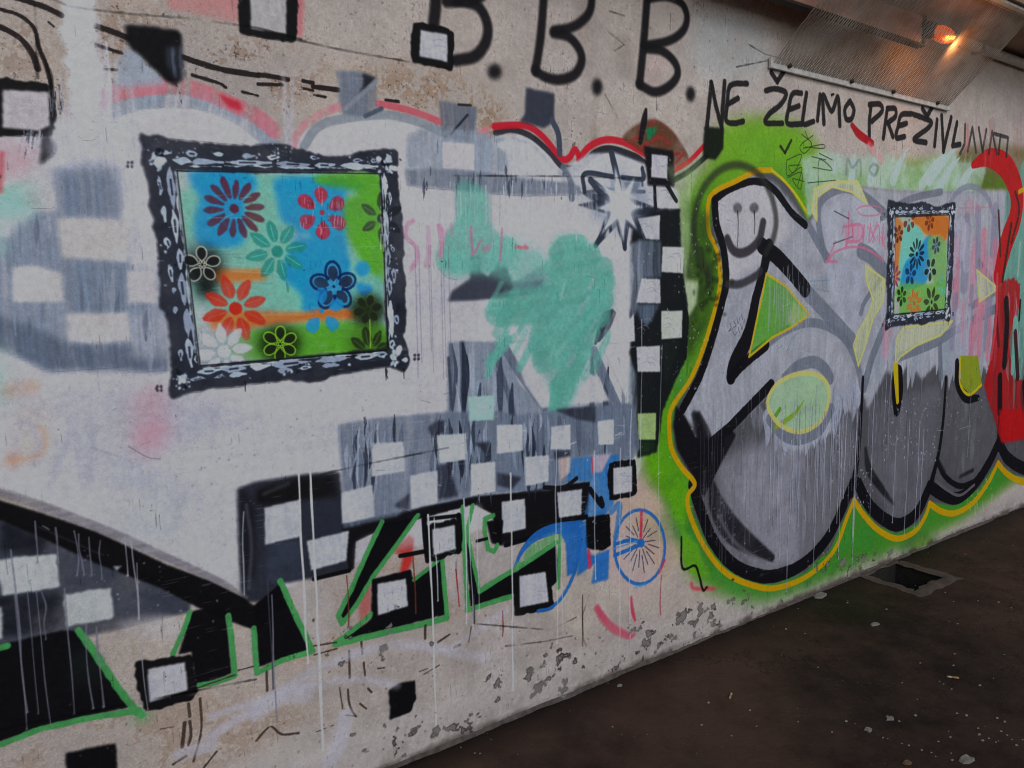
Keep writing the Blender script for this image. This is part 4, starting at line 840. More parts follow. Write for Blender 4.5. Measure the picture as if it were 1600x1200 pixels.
for q in ([(-400, 1010), (-60, 1000), (0, 1006), (104, 984), (122, 986), (206, 1104), (120, 1122), (0, 1158), (-400, 1300)], [(297, 956), (352, 942), (362, 1052), (306, 1072), (298, 1018), (278, 1024)], [(398, 950), (436, 912), (484, 1014), (403, 1042)],
          [(598, 818), (648, 808), (592, 886), (540, 966), (530, 966), (556, 905)], [(532, 1002), (580, 968), (582, 905), (641, 890), (646, 904), (690, 870), (696, 960), (600, 985)], [(726, 826), (734, 850), (749, 924), (812, 888), (868, 850), (873, 905), (862, 916), (800, 930), (735, 948)], [(759, 814), (786, 812), (784, 852), (768, 850)]):
    kb.append(poly(q, DK, 1.1, .98, rough=.8))
for q in kb: sheet('black_letter', q, t_gr, cell=2)
poly([(120, 1010), (150, 1020), (165, 1060), (130, 1080), (110, 1050)], (32, 40, 38), 8, .7, 'cloud')
ge = []
for q, wd in (([(122, 985), (160, 1040), (188, 1082), (214, 1114)], 9), ([(-300, 1270), (-60, 1185), (0, 1164), (60, 1140), (130, 1124), (216, 1110), (222, 1118)], 9), ([(296, 957), (288, 982), (270, 1022)], 7), ([(308, 1072), (340, 1066), (366, 1056), (362, 1010), (356, 962)], 8),
              ([(396, 982), (398, 1020), (401, 1052), (440, 1032), (488, 1018), (464, 968), (437, 908)], 8), ([(596, 816), (574, 862), (548, 922), (528, 962), (534, 974), (556, 946), (580, 904), (616, 856), (652, 806)], 7.5),
              ([(524, 1007), (560, 998), (600, 989), (650, 978), (698, 966)], 9), ([(524, 1004), (552, 984), (580, 960)], 7), ([(690, 868), (693, 910), (698, 966)], 7), ([(646, 906), (668, 890), (690, 870)], 6), ([(722, 792), (725, 860), (730, 952)], 6.5), ([(738, 790), (729, 830), (738, 876), (748, 922)], 6), ([(730, 954), (762, 943), (800, 932)], 8),
              ([(749, 924), (780, 904), (812, 885), (842, 866), (868, 848)], 8), ([(875, 834), (873, 880), (872, 918)], 6), ([(770, 806), (757, 811), (757, 832), (762, 858), (771, 862), (776, 852)], 7), ([(-40, 1022), (10, 1010)], 10)):
    ge.append(line(q, wd * 1.1, PAINT_GREEN, 1.1, .96, sm=False, rough=1., amt=1.5))
for q in ge: sheet('green_edge', q, t_gr)
poly([(210, 1112), (240, 1116), (228, 1130), (206, 1126)], (80, 150, 92), 7, .6)
for q, wd in (([(625, 869), (664, 862)], 7), ([(662, 808), (664, 840), (668, 876)], 9), ([(716, 806), (718, 840), (716, 862)], 9), ([(745, 846), (760, 842)], 5), ([(545, 892), (490, 905)], 7), ([(790, 852), (830, 840), (870, 824), (915, 808)], 8), ([(664, 812), (716, 806)], 6)): line(q, wd, DK, 1.3, .96)
for q, wd in (([(366, 1055), (300, 1078)], 3), ([(372, 1048), (395, 1042)], 3), ([(490, 1010), (525, 1004)], 3), ([(490, 1024), (526, 1014)], 3), ([(545, 1018), (546, 1060)], 4), ([(564, 1004), (566, 1022)], 4), ([(568, 1036), (570, 1056)], 4), ([(664, 978), (664, 998)], 5), ([(684, 1004), (702, 992)], 4), ([(710, 1012), (718, 1008)], 5),
              ([(736, 980), (732, 1004)], 2), ([(738, 945), (740, 974)], 4), ([(294, 1100), (296, 1120)], 5), ([(288, 1130), (284, 1168)], 6), ([(296, 1128), (298, 1148), (294, 1165)], 5), ([(312, 1092), (314, 1140), (302, 1190)], 4), ([(270, 1195), (290, 1182)], 5), ([(318, 1200), (338, 1175)], 4), ([(416, 1050), (417, 1080)], 4), ([(400, 1158), (414, 1142), (424, 1136), (440, 1148), (466, 1146)], 4), ([(494, 1144), (520, 1134)], 2),
              ([(530, 1075), (535, 1108)], 2.5), ([(543, 1078), (545, 1098), (550, 1112), (556, 1120)], 3.5), ([(562, 1100), (572, 1108)], 3.5), ([(574, 1076), (580, 1082)], 4), ([(540, 1118), (556, 1120)], 2.5), ([(590, 1045), (600, 1044)], 3), ([(655, 1050), (668, 1045)], 2), ([(662, 1054), (686, 1040)], 2), ([(250, 1140), (272, 1136)], 2)):
    line(q, wd, (62, 50, 44), 1.3, .85, 'dry', amt=.7)
outlined('white square in a thick black frame low on bare concrete at the left', [(212, 1034), (300, 1022), (308, 1082), (300, 1094), (225, 1113), (217, 1080), (210, 1045)], [(230, 1045), (289, 1034), (293, 1078), (234, 1097)])
outlined('white square framed in black on the broad black letter with green edge', [(580, 906), (641, 890), (644, 948), (640, 954), (582, 970), (584, 930)], [(589, 912), (634, 904), (637, 947), (590, 961)])
outlined('small white square framed in black between green edge and checkered band', [(665, 822), (712, 808), (720, 862), (676, 878), (664, 870)], [(675, 827), (710, 820), (712, 858), (677, 867)])
outlined('tall white square framed in black over the bicycle wheel', [(800, 898), (856, 880), (866, 946), (862, 952), (804, 962)], [(811, 900), (852, 893), (857, 940), (812, 949)])
outlined('white square framed in black above the bicycle and below the column', [(952, 722), (993, 717), (995, 768), (990, 775), (952, 783), (949, 750)], [(958, 731), (987, 728), (987, 768), (958, 773)])
for lb, q in (('solid black square on bare concrete near the foot of the wall', [(607, 1078), (622, 1068), (648, 1063), (650, 1092), (642, 1112), (610, 1124)]), ('solid black square cut by the bottom of the view', [(103, 1176), (180, 1161), (184, 1210), (186, 1250), (108, 1255)]),
              ('solid black upright block right of the blue patch by the bicycle', [(915, 808), (952, 803), (954, 852), (940, 861), (914, 856)])):
    sheet('black_square', poly(q, (20, 20, 23), 1.4, .98, rough=1), None, label=lb, cat='painted square', group='solid black squares')
# pale arcs on the foot
for q, wd in (([(330, 1150), (410, 1100), (480, 1055), (560, 1020), (640, 1008), (720, 1022), (760, 1028)], 16), ([(330, 1120), (420, 1090), (500, 1068), (570, 1062), (620, 1072)], 12), ([(700, 1020), (740, 990), (790, 955)], 10), ([(540, 1120), (530, 1160), (515, 1190)], 26), ([(400, 1115), (440, 1090), (480, 1085)], 26), ([(280, 1180), (330, 1165)], 20)):
    line(q, wd, (172, 170, 182), 6, .68, 'cloud')
poly([(740, 1000), (790, 960), (830, 990), (800, 1040), (750, 1040)], (176, 168, 168), 14, .4, 'cloud', True)

# ---- bicycle stencil
BL = (40, 102, 168)
t_bk = at(930, 860, 'painted_bicycle', 'blue stencilled bicycle with one spoked wheel low on the wall', 'graffiti')
wh = [line(ell(999, 855, 39.5, 58, 28) + [(1038.5, 855)], 5, BL, 1.3, .93, sm=False)]
sheet('wheel_rim', wh, t_bk)
sp = []
for k in range(20):
    t = k * 2 * math.pi / 20 + .1; a_, b_ = (.2, .62) if k % 2 else (.35, .78)
    sp.append(line([(1000 + 38 * a_ * math.cos(t), 849 + 56 * a_ * math.sin(t)), (1000 + 38 * b_ * math.cos(t), 852 + 56 * b_ * math.sin(t))], 1.6, (48, 58, 88), .9, .8))
sheet('spokes', sp, t_bk)
sheet('fork', [line([(962, 850), (985, 844), (1002, 848)], 6, BL, 1.3), line([(960, 868), (985, 858), (1003, 850)], 6, BL, 1.3), line([(958, 858), (995, 846)], 2, (90, 140, 190), 1), poly(ell(1002, 848, 5, 7), BL, 1.2)], t_bk)
sheet('rear_wheel_arc', [line([(804, 886), (815, 862), (835, 840), (862, 828), (905, 820)], [4, 8, 14, 18, 14], BL, 1.2, .95), line([(903, 820), (905, 850), (898, 892), (880, 930), (860, 950), (840, 955)], 6, BL, 1.3, .93), poly([(872, 826), (910, 814), (908, 850), (900, 895), (886, 900), (884, 850)], BL, 1.3, .93)], t_bk)
sheet('frame_tubes', [poly([(904, 820), (914, 812), (918, 862), (926, 868), (952, 858), (950, 905), (924, 912), (930, 880), (902, 900)], BL, 1.5, .92, 'flat'), line([(955, 800), (968, 790), (962, 840)], 10, (60, 116, 170), 2, .8)], t_bk)
poly([(802, 886), (830, 850), (866, 832), (872, 842), (830, 870), (806, 896)], (96, 150, 100), 1.6, .8, 'dry')
for q, wd in (([(919, 862), (921, 886)], 7), ([(1002, 800), (1001, 840)], 6), ([(1038, 876), (1030, 895)], 5), ([(924, 715), (926, 740)], 3)): line(q, wd, (198, 54, 78), 2, .8)
line([(992, 918), (1008, 914)], 5, (90, 150, 190), 4, .6)
line([(985, 935), (988, 955), (992, 970)], [6, 7, 4], (204, 50, 78), 3, .8); line([(1080, 912), (1085, 920), (1115, 920)], 6, (204, 60, 84), 4, .7)
sheet('red_curve', line([(932, 950), (942, 966), (958, 982), (982, 994), (990, 992)], [10, 12, 12, 10, 6], (200, 54, 84), 4, .75, 'cloud', amt=.5), None, label='pinkish red sprayed hook curve low on the wall under the bicycle', cat='graffiti')
sheet('green_slash', [poly([(1064, 840), (1090, 850), (1098, 880), (1070, 886)], (96, 150, 40), 3, .85), line([(1064, 840), (1066, 888), (1085, 884), (1092, 900), (1098, 922), (1104, 918)], 4, (30, 36, 26), 1.2)], None, label='short black bracket line at the lower left tip of the green spray', cat='graffiti')

# ---- the two stencilled ornate frames and their flower pictures
FB, FW = (27, 30, 40), (168, 180, 196)
def in_quad(u, v, q=((250, 238), (600, 255), (612, 562), (282, 588))):
    a, b, c, d = [np.array(k, float) for k in q]
    return tuple((a * (1 - u) * (1 - v) + b * u * (1 - v) + c * u * v + d * (1 - u) * v).tolist())
def flower(t, name, cx, cy, r, n, col, kind='daisy', rot=0., hub=.17, hubcol=None, line_col=None, a_=.92, skip=(), soft=1.):
    """r in metres on the wall; one mesh per petal"""
    x, z = wp(cx, cy); X, Z_ = (x - X0) / S, z / S; r = r / S
    parent = None; Ms = []
    for k in range(n):
        if k in skip: continue
        t_ = rot + k * 2 * math.pi / n; rr = r * R.uniform(.94, 1.05)
        def pt(a, b): return (X + rr * (a * math.cos(t_) - b * math.sin(t_)), Z_ + rr * (a * math.sin(t_) + b * math.cos(t_)))
        if kind == 'daisy':  q = [pt(.30, 0), pt(.45, .08), pt(.78, .115), pt(.97, .06), pt(1.0, 0), pt(.95, -.07), pt(.75, -.115), pt(.45, -.07)]
        elif kind == 'leaf': q = [pt(.28, 0), pt(.5, .17), pt(.75, .16), pt(1.02, .0), pt(.78, -.15), pt(.5, -.16)]
        elif kind == 'drop': q = [pt(.32, 0), pt(.6, .24), pt(.85, .26), pt(1.0, .12), pt(1.0, -.12), pt(.85, -.26), pt(.6, -.24)]
        else:                q = [pt(.2, .02), pt(.45, .24), pt(.75, .27), pt(.97, .12), pt(.97, -.12), pt(.75, -.27), pt(.45, -.24), pt(.2, -.02)]
        sq = smooth(np.array(q), True, 4)
        M_ = poly(sq, col, soft, a_, 'cloud', raw=True, amt=.45, rough=.8 if kind != 'round' else 0)
        if line_col is not None: line(np.vstack([sq, sq[:1]]), 2.0, line_col, .8, .75, raw=True, sm=False)
        elif kind == 'leaf': line([pt(.35, .02), pt(.85, .02)], 1.6, tuple(min(255, v_ + 50) for v_ in col), .8, .7, raw=True)
        Ms.append(M_)
    M0 = poly([(X + r * hub * math.cos(k), Z_ + r * hub * math.sin(k)) for k in np.linspace(0, 6, 12)], hubcol or col, soft, a_, raw=True)
    if line_col is not None:
        for k in range(6):
            t_ = k * math.pi / 3; line([(X + r * .16 * math.cos(t_) + r * .07 * math.cos(j), Z_ + r * .16 * math.sin(t_) + r * .07 * math.sin(j)) for j in np.linspace(0, 6.3, 7)], 1.2, line_col, .8, .9, raw=True, sm=False)
    hubo = sheet(name, M0, t, cell=1)
    for M_ in Ms: sheet('petal', M_, hubo if hubo is not None else t, cell=2)

OUT = [(217, 211), (232, 211), (250, 213), (270, 217), (290, 220), (310, 222), (337, 226), (365, 227), (400, 227), (425, 224), (445, 226), (462, 232), (478, 235), (500, 241), (515, 244), (535, 243), (556, 239), (578, 236), (600, 234), (622, 236), (621, 262), (622, 300), (627, 330), (630, 372), (631, 420),
       (634, 450), (633, 478), (635, 500), (631, 525), (638, 548), (640, 570), (632, 580), (618, 577), (606, 574), (590, 575), (572, 577), (552, 582), (532, 585), (515, 590), (500, 596), (480, 597), (462, 594), (440, 596), (420, 596), (400, 600), (375, 602), (350, 606), (325, 608), (300, 613), (285, 618), (266, 622),
       (264, 600), (267, 578), (266, 556), (264, 530), (262, 510), (256, 490), (249, 472), (250, 450), (247, 430), (248, 405), (246, 380), (237, 355), (240, 337), (231, 322), (234, 300), (228, 278), (222, 258), (220, 235)]
INN = [(272, 266), (330, 268), (400, 271), (460, 270), (520, 270), (560, 268), (592, 272), (594, 310), (596, 360), (600, 410), (601, 460), (603, 510), (604, 545), (560, 548), (500, 553), (440, 560), (380, 564), (312, 572), (306, 530), (300, 480), (292, 430), (286, 380), (280, 330), (275, 290)]
def ornate_frame(t, seed, extra_white=0.):
    rr = random.Random(seed)
    p = P(OUT); hole = P(INN)
    Mo = poly_mask(smooth(p, True, 3), 1.3, 1.5); Mi = poly_mask(hole, 1.3, 1.)
    (x0, y0, x1, y1), a = Mo; (u0, v0, u1, v1), b = Mi
    a = a.copy(); a[v0 - y0:v1 - y0, u0 - x0:u1 - x0] *= (1 - b)
    Mf = ((x0, y0, x1, y1), a); lay(Mf, FB, .96, 'cloud', .3)
    def hl(q, wd, a_=.92, col=FW, soft=1.0): line(q, wd, col, soft, a_, 'flat', rough=1.)
    # long carved highlights: two rails a side, broken
    sides = [((226, 226), (612, 246), (276, 262), (594, 266)), ((612, 246), (630, 566), (594, 268), (606, 548)), ((274, 606), (630, 566), (310, 574), (606, 548)), ((226, 226), (274, 606), (276, 262), (310, 574))]
    for si, (o0, o1, i0, i1) in enumerate(sides):
        o0, o1, i0, i1 = [np.array(k, float) for k in (o0, o1, i0, i1)]
        def at_(f_, t_): return (o0 * (1 - f_) + i0 * f_) * (1 - t_) + (o1 * (1 - f_) + i1 * f_) * t_
        line([tuple(at_(.5, .03)), tuple(at_(.5, .5)), tuple(at_(.5, .97))], 9, (50, 56, 70), 4, .5, 'cloud')
        for f_, wmn, wmx, gap, lmn, lmx in ((.91, 1.8, 3.2, .014, .08, .26), (.73, 8., 12., .016, .07, .22), (.34, 5., 10., .05, .02, .075)):
            t0 = .03
            while t0 < .95:
                ln = rr.uniform(lmn, lmx); t1 = min(.97, t0 + ln); k = rr.uniform(-.06, .06)
                mids = [at_(f_ + k * .3 + rr.uniform(-.04, .04), t0 + (t1 - t0) * u_) for u_ in (0, .3, .65, 1)]
                if not (f_ == .34 and rr.random() < .25):
                    w_ = rr.uniform(wmn, wmx)
                    line([tuple(q) for q in mids], [w_ * .3, w_, w_ * rr.uniform(.5, 1.), w_ * .25], rr.choice([(182, 192, 208), (168, 180, 198), (150, 162, 180)]), 1., rr.uniform(.85, .98), 'flat', rough=1.6)
                    if w_ > 5 and rr.random() < .6:
                        line([tuple(mids[1]), tuple(mids[2])], w_ * .28, FB, 1, .8)
                t0 = t1 + gap * rr.uniform(.5, 1.8)
        for _ in range(26):
            c_ = at_(rr.uniform(.06, .6), rr.choice([rr.uniform(0, 1), rr.gauss(.02, .05), rr.gauss(.98, .05), rr.gauss(.5, .06)]))
            poly(ell(c_[0], c_[1], rr.uniform(.8, 2.6), rr.uniform(.8, 2.6), 7, rr.uniform(0, 3)), rr.choice([(186, 194, 208), (170, 182, 198), FB]), .9, .92, sm=True)
    for cx, cy in ((242, 244), (602, 258), (618, 562), (284, 592)):   # corner leaves, cut as irregular blobs
        for k in range(13):
            t_ = rr.uniform(0, 6.3); r1 = rr.uniform(2, 15); w_ = rr.uniform(1.6, 4.6)
            poly(ell(cx + r1 * math.cos(t_), cy + r1 * math.sin(t_), w_ * rr.uniform(1, 2.2), w_, 8, t_), rr.choice([(184, 194, 210), (166, 178, 196), (184, 194, 210), FB]), 1., .95, sm=True, rough=1)
    line([(276, 268), (594, 272)], 1.4, (24, 26, 32), 1, .9); line([(312, 572), (604, 548)], 1.6, (24, 26, 32), 1, .9); line([(594, 272), (605, 546)], 1.4, (30, 32, 40), 1, .8); line([(276, 268), (312, 572)], 1.6, (24, 26, 32), 1, .9)
    for x_ in (382, 602, 630):  # drips from the stencil's lower edge
        hx = 600 - (x_ - 380) * .08; line([(x_, hx - 4), (x_ + 1, hx + 12)], [2, 1.2], (26, 27, 32), .9, .9)
    sheet('ornate_moulding', Mf, t)
    for cx, cy in ((203, 257), (651, 558), (249, 607)):   # little registration crosses
        for a_, b_ in ((3, 3), (-3, 3), (3, -3), (-3, -3)): poly(ell(cx + a_, cy + b_, 2.4, 2.8, 7), (34, 34, 40), 1, .8)

def patch(t, name, q, col, soft=4, a_=.93, sm=True, tex='cloud', amt=.35):
    sheet(name, poly(q, col, soft, a_, tex, sm, amt=amt), t)
INNER1 = [(272, 264), (594, 268), (606, 552), (310, 576)]
t1 = at(430, 415, 'framed_flower_picture', 'big painted picture of stencilled flowers in an ornate black and white frame', 'painting', 'stencilled picture frames')
poly([(240, 232), (612, 250), (626, 572), (276, 604)], (166, 166, 172), 6, .9)
patch(t1, 'turquoise_ground', [(276, 268), (590, 272), (602, 548), (312, 566)], (106, 172, 152), 3, .95, False)
poly([(272, 264), (310, 266), (306, 276), (290, 300), (276, 300)], (166, 170, 172), 4, .8); poly([(560, 266), (420, 270), (300, 266), (300, 258), (590, 262)], (160, 170, 172), 4, .7); poly([(296, 455), (330, 480), (345, 530), (340, 566), (310, 570)], (172, 168, 172), 8, .9, 'cloud')
BLU, LEAF, ORA = (26, 132, 192), (86, 152, 28), (214, 102, 34)
patch(t1, 'blue_patch', [(296, 268), (330, 264), (380, 266), (398, 276), (400, 296), (382, 310), (384, 360), (372, 384), (312, 384), (304, 340), (312, 310), (300, 290)], BLU)
patch(t1, 'blue_patch', [(430, 280), (480, 276), (560, 284), (566, 296), (540, 302), (542, 380), (548, 440), (552, 480), (500, 492), (474, 488), (470, 460), (440, 430), (452, 392), (462, 360), (440, 344), (432, 310)], BLU)
patch(t1, 'green_patch', [(492, 276), (540, 270), (590, 272), (598, 300), (604, 380), (602, 430), (590, 440), (560, 400), (540, 360), (538, 316), (560, 300), (500, 288)], LEAF)
patch(t1, 'green_patch', [(372, 522), (420, 512), (480, 506), (560, 502), (600, 510), (604, 548), (500, 558), (400, 562), (366, 560), (360, 540)], LEAF)
patch(t1, 'orange_stripe', [(334, 420), (372, 421), (410, 422), (414, 436), (380, 440), (336, 440)], ORA, 3)
patch(t1, 'orange_stripe', [(332, 492), (400, 486), (470, 488), (520, 480), (556, 486), (556, 498), (480, 502), (400, 512), (340, 520)], ORA, 3)
poly([(548, 430), (598, 430), (598, 480), (556, 486), (540, 470)], (110, 170, 158), 4, .8); poly([(445, 365), (486, 362), (486, 372), (450, 374)], (140, 170, 190), 4, .6)
poly(ell(322, 446, 17, 20), (22, 22, 22), 8, .95, 'spray'); poly(ell(318, 412, 31, 27), (34, 34, 36), 8, .9, 'spray'); poly([(285, 360), (305, 380), (320, 400), (300, 400)], (120, 124, 130), 8, .6)
mp = .00172
flower(t1, 'daisy', 366, 326, 48 * mp, 14, (98, 42, 56), 'daisy', .1, .15)
flower(t1, 'red_flower', 503, 332, 42 * mp, 6, (184, 44, 60), 'drop', .52, .10)
for _ in range(60):  # fine streaks, the pale ones painted as glints on the petals
    k = R.randrange(6); t_ = .52 + k * math.pi / 3; r_ = R.uniform(14, 38); x, y = 503 + r_ * math.cos(t_) + R.gauss(0, 3), 332 + r_ * math.sin(t_) + R.gauss(0, 3); line([(x, y - 4), (x + R.uniform(-1, 1), y + 5)], 1.1, R.choice([(210, 150, 160), (120, 24, 40), (206, 178, 184)]), .8, .6)
flower(t1, 'teal_flower', 433, 393, 50 * mp, 8, (44, 132, 122), 'leaf', .2, .19)
flower(t1, 'black_flower', 315, 414, 28 * mp, 5, (28, 29, 32), 'round', .3, .22, line_col=(186, 186, 172))
flower(t1, 'navy_flower', 521, 448, 37 * mp, 5, (42, 44, 66), 'round', .35, .09, line_col=(70, 150, 200), hubcol=(18, 50, 90))
x_, z_ = wp(521, 448)
for _ in range(26):
    x, y = R.uniform(285, 600), R.uniform(275, 545); line([(x, y), (x + R.uniform(20, 70), y + R.uniform(-2, 4))], R.uniform(.6, 1.4), R.choice([(170, 180, 186), (60, 110, 120), (190, 196, 196)]), .8, .3)
for k in range(5):
    t_ = .35 + k * 2 * math.pi / 5; line([(((x_ - X0) / S) + 37 * mp / S * (.62 + .5 * math.cos(j)) * math.cos(t_) - 37 * mp / S * .36 * math.sin(j) * math.sin(t_), z_ / S + 37 * mp / S * (.62 + .5 * math.cos(j)) * math.sin(t_) + 37 * mp / S * .36 * math.sin(j) * math.cos(t_)) for j in np.linspace(-2.2, 2.2, 12)], 4, (20, 44, 84), 1, .85, raw=True, sm=False)
flower(t1, 'red_flower', 368, 482, 52 * mp, 8, (196, 44, 30), 'leaf', .3, .2)
flower(t1, 'blue_flower', 503, 486, 40 * mp, 5, (36, 138, 200), 'drop', -1.57 + .63, .1, skip=(3,))
for q in (ell(566, 420, 12, 12), ell(540, 412, 6, 9), [(556, 442), (578, 446), (580, 458), (566, 462), (558, 452)]): poly(q, (44, 140, 204), 1.5, .9, sm=True)
flower(t1, 'dark_leaf_flower', 596, 342, 44 * mp, 6, (56, 64, 56), 'leaf', .5, .2)
flower(t1, 'black_flower', 574, 484, 27 * mp, 6, (44, 48, 36), 'round', .2, .22, line_col=(150, 196, 84))
poly(ell(346, 545, 50, 36), (146, 149, 156), 8, .7, 'cloud')
poly(ell(575, 540, 34, 30), (60, 84, 30), 9, .5, 'spray'); poly(ell(574, 484, 28, 26), (34, 42, 28), 7, .85, 'spray')
flower(t1, 'white_flower', 350, 549, 46 * mp, 8, (186, 190, 204), 'leaf', .1, .22, a_=.88)
poly(ell(437, 538, 33, 28), (26, 38, 18), 8, .92, 'spray')
flower(t1, 'black_flower', 437, 538, 29 * mp, 6, (34, 42, 26), 'round', .45, .22, line_col=(146, 200, 60))
flower(t1, 'dark_leaf_fan', 578, 552, 46 * mp, 9, (36, 48, 26), 'leaf', .35, .1, skip=(5, 6, 7, 8))
line([(577, 500), (578, 545)], 1.6, (160, 200, 80), .9, .8)
ornate_frame(t1, 5)
for q in ((598, 318), (600, 350), (655, 340), (660, 320), (790, 300)):   # white brushing with painted gloss highlights over the frame's right side
    for _ in range(7):
        x, y = q[0] + R.uniform(-6, 14), q[1] + R.uniform(-20, 20); line([(x, y), (x + R.uniform(-2, 2), y + R.uniform(10, 40))], R.uniform(1, 3), (190, 194, 204), 1, .6, 'dry')

OFF[0], OFF[1] = 1.637 * D, 0.0065 * D
t2 = at(430, 415, 'framed_flower_picture', 'small looking far painted flower picture in an ornate frame on the silver letters', 'painting', 'stencilled picture frames')
poly([(240, 232), (612, 250), (626, 572), (276, 604)], (158, 160, 172), 5, .85)
OFF[0] = OFF[1] = 0.
patch(t2, 'pale_ground', [(1397, 333), (1480, 336), (1478, 488), (1398, 492)], (150, 172, 150), 3, .95, False)
patch(t2, 'orange_patch', [(1428, 336), (1480, 338), (1478, 374), (1460, 376), (1446, 366), (1430, 352)], (226, 96, 24), 3)
patch(t2, 'orange_patch', [(1396, 345), (1410, 350), (1408, 380), (1404, 430), (1397, 440)], (222, 104, 44), 3, .85)
patch(t2, 'turquoise_patch', [(1412, 356), (1424, 350), (1440, 360), (1444, 400), (1430, 430), (1408, 450), (1404, 410)], (104, 184, 168), 3)
patch(t2, 'blue_patch', [(1414, 410), (1430, 396), (1446, 372), (1456, 372), (1450, 430), (1440, 446), (1416, 452), (1406, 446)], (34, 128, 196), 3)
patch(t2, 'green_patch', [(1450, 372), (1476, 376), (1476, 450), (1458, 440), (1452, 410)], (112, 160, 90), 3)
patch(t2, 'green_patch', [(1400, 452), (1420, 440), (1450, 444), (1478, 440), (1476, 488), (1400, 490)], (98, 160, 60), 3, .8)
poly([(1397, 460), (1405, 470), (1404, 490), (1397, 490)], (170, 160, 172), 3, .8)
flower(t2, 'black_daisy', 1432, 397, .082, 12, (18, 26, 34), 'daisy', .1, .15)
flower(t2, 'dark_flower', 1452, 346, .055, 6, (84, 48, 26), 'round', .3, .2, line_col=(220, 110, 50))
flower(t2, 'dark_red_flower', 1420, 344, .06, 6, (110, 30, 26), 'drop', .5, .1, skip=(1, 2))
flower(t2, 'brown_flower', 1403, 366, .05, 6, (62, 46, 34), 'round', .3, .2, line_col=(200, 120, 70))
flower(t2, 'dark_flower', 1462, 384, .05, 6, (48, 60, 66), 'round', .3, .2, line_col=(120, 150, 160))
flower(t2, 'black_flower', 1453, 421, .07, 5, (24, 24, 24), 'round', .95, .09, line_col=(150, 186, 160))
flower(t2, 'navy_flower', 1422, 429, .06, 5, (16, 44, 72), 'round', .2, .1, line_col=(40, 110, 170))
flower(t2, 'black_flower', 1408, 463, .055, 6, (32, 38, 30), 'round', .45, .2, line_col=(110, 180, 80))
flower(t2, 'orange_flower', 1428, 474, .08, 8, (222, 96, 48), 'leaf', .3, .2)
flower(t2, 'black_leaf_flower', 1455, 472, .09, 7, (38, 42, 22), 'leaf', .4, .12)
flower(t2, 'teal_flower', 1474, 445, .07, 8, (90, 160, 140), 'leaf', .4, .12, skip=(0, 1, 7))
flower(t2, 'purple_flower', 1396, 433, .07, 10, (120, 60, 96), 'daisy', .4, .12, skip=(3, 4, 5, 6))
OFF[0], OFF[1] = 1.637 * D, 0.0065 * D
ornate_frame(t2, 5)
OFF[0] = OFF[1] = 0.

# ---- drips, runs, splashes
def drip(x, y0_, y1_, col=(172, 174, 186), wd=1.6, a_=.75, bead=True):
    p0 = P([(x, y0_)])[0]; p1 = wp(x, y1_)[1] / S; n = max(3, int((p0[1] - p1) / 45)); pts = []; xx = p0[0]; sc_ = px(x, y0_)
    for k in range(n + 1):
        pts.append((xx, p0[1] + (p1 - p0[1]) * k / n)); xx += R.gauss(0, 1.25)
    wd *= 1.25; a_ = min(.97, a_ * 1.15)
    M_ = line(pts, [wd * sc_ * R.uniform(.7, 1.25) for _ in pts], col, .8, a_, raw=True)
    if bead: poly([(pts[-1][0] + 1.1 * wd * sc_ * .6 * math.cos(k), pts[-1][1] + wd * sc_ * 1.0 * math.sin(k)) for k in np.linspace(0, 6, 8)], col, .8, a_, raw=True)
    return M_
long_d = []
for x, a, b, wd, al in ((466, 740, 1040, 2, .85), (484, 736, 1178, 2.6, .95), (668, 805, 1138, 2, .8), (678, 810, 940, 1.6, .7), (724, 780, 975, 1.8, .7), (732, 790, 985, 1.4, .65), (797, 740, 1080, 1.8, .7), (744, 790, 960, 1.2, .5), (868, 690, 1005, 1.6, .55), (876, 740, 1000, 1.2, .5),
                    (928, 705, 905, 1.6, .6), (969, 700, 1010, 1.4, .6), (986, 640, 1015, 1.6, .6), (1002, 500, 720, 1.4, .5), (1034, 540, 900, 1.2, .45)):
    long_d.append((x, drip(x, a, b, (204, 203, 206) if x in (484, 668, 797, 466) else (180, 184, 192), wd * (1.25 if x in (484, 668, 797, 466) else 1.1), al)))
for x, M_ in long_d:
    if x in (484, 668, 797, 986): sheet('paint_drip', M_, None, label={484: 'longest white paint drip running down from the dark checkered block', 668: 'white paint drip running down past the black letters to the wall foot', 797: 'white paint drip right of the green edged letters', 986: 'thin white paint drip crossing the bicycle wheel'}[x], cat='paint drip', group='long white paint drips')
for x, a, b in ((22, 930, 1145), (42, 925, 1120), (56, 925, 1140), (64, 925, 1000), (100, 920, 1120), (134, 975, 1110), (150, 980, 1108), (220, 985, 1112), (204, 845, 970), (16, 860, 1120), (115, 830, 900), (122, 835, 900), (138, 840, 900), (156, 845, 905), (195, 848, 900), (213, 880, 970), (86, 825, 880), (54, 815, 880)):
    drip(x, a, b, (118, 118, 130) if x < 190 else (150, 150, 160), R.uniform(1.2, 2.2), .65)
sil = []
for _ in range(70):
    x = R.triangular(1140, 1535, 1290); y0_ = R.uniform(600, 690) if x < 1345 else R.uniform(560, 640); L = abs(R.gauss(0, 1)) * 95 + 30
    sil.append(drip(x, y0_, min(y0_ + L, 900 - max(0, x - 1330) * .3), R.choice([(150, 154, 168), (168, 170, 182), (136, 142, 156)]), R.uniform(.7, 1.5), R.uniform(.35, .75), R.random() < .4))
for x in (1205, 1222, 1236, 1250, 1262, 1278, 1290, 1302, 1312, 1338, 1400, 1421, 1437, 1443): sil.append(drip(x, R.uniform(640, 690), R.uniform(800, 935), (164, 166, 178), 1.2, .7))
for _ in range(40): x = R.uniform(1200, 1270); drip(x, R.uniform(412, 470), R.uniform(470, 520), (150, 156, 168), 1, .5)
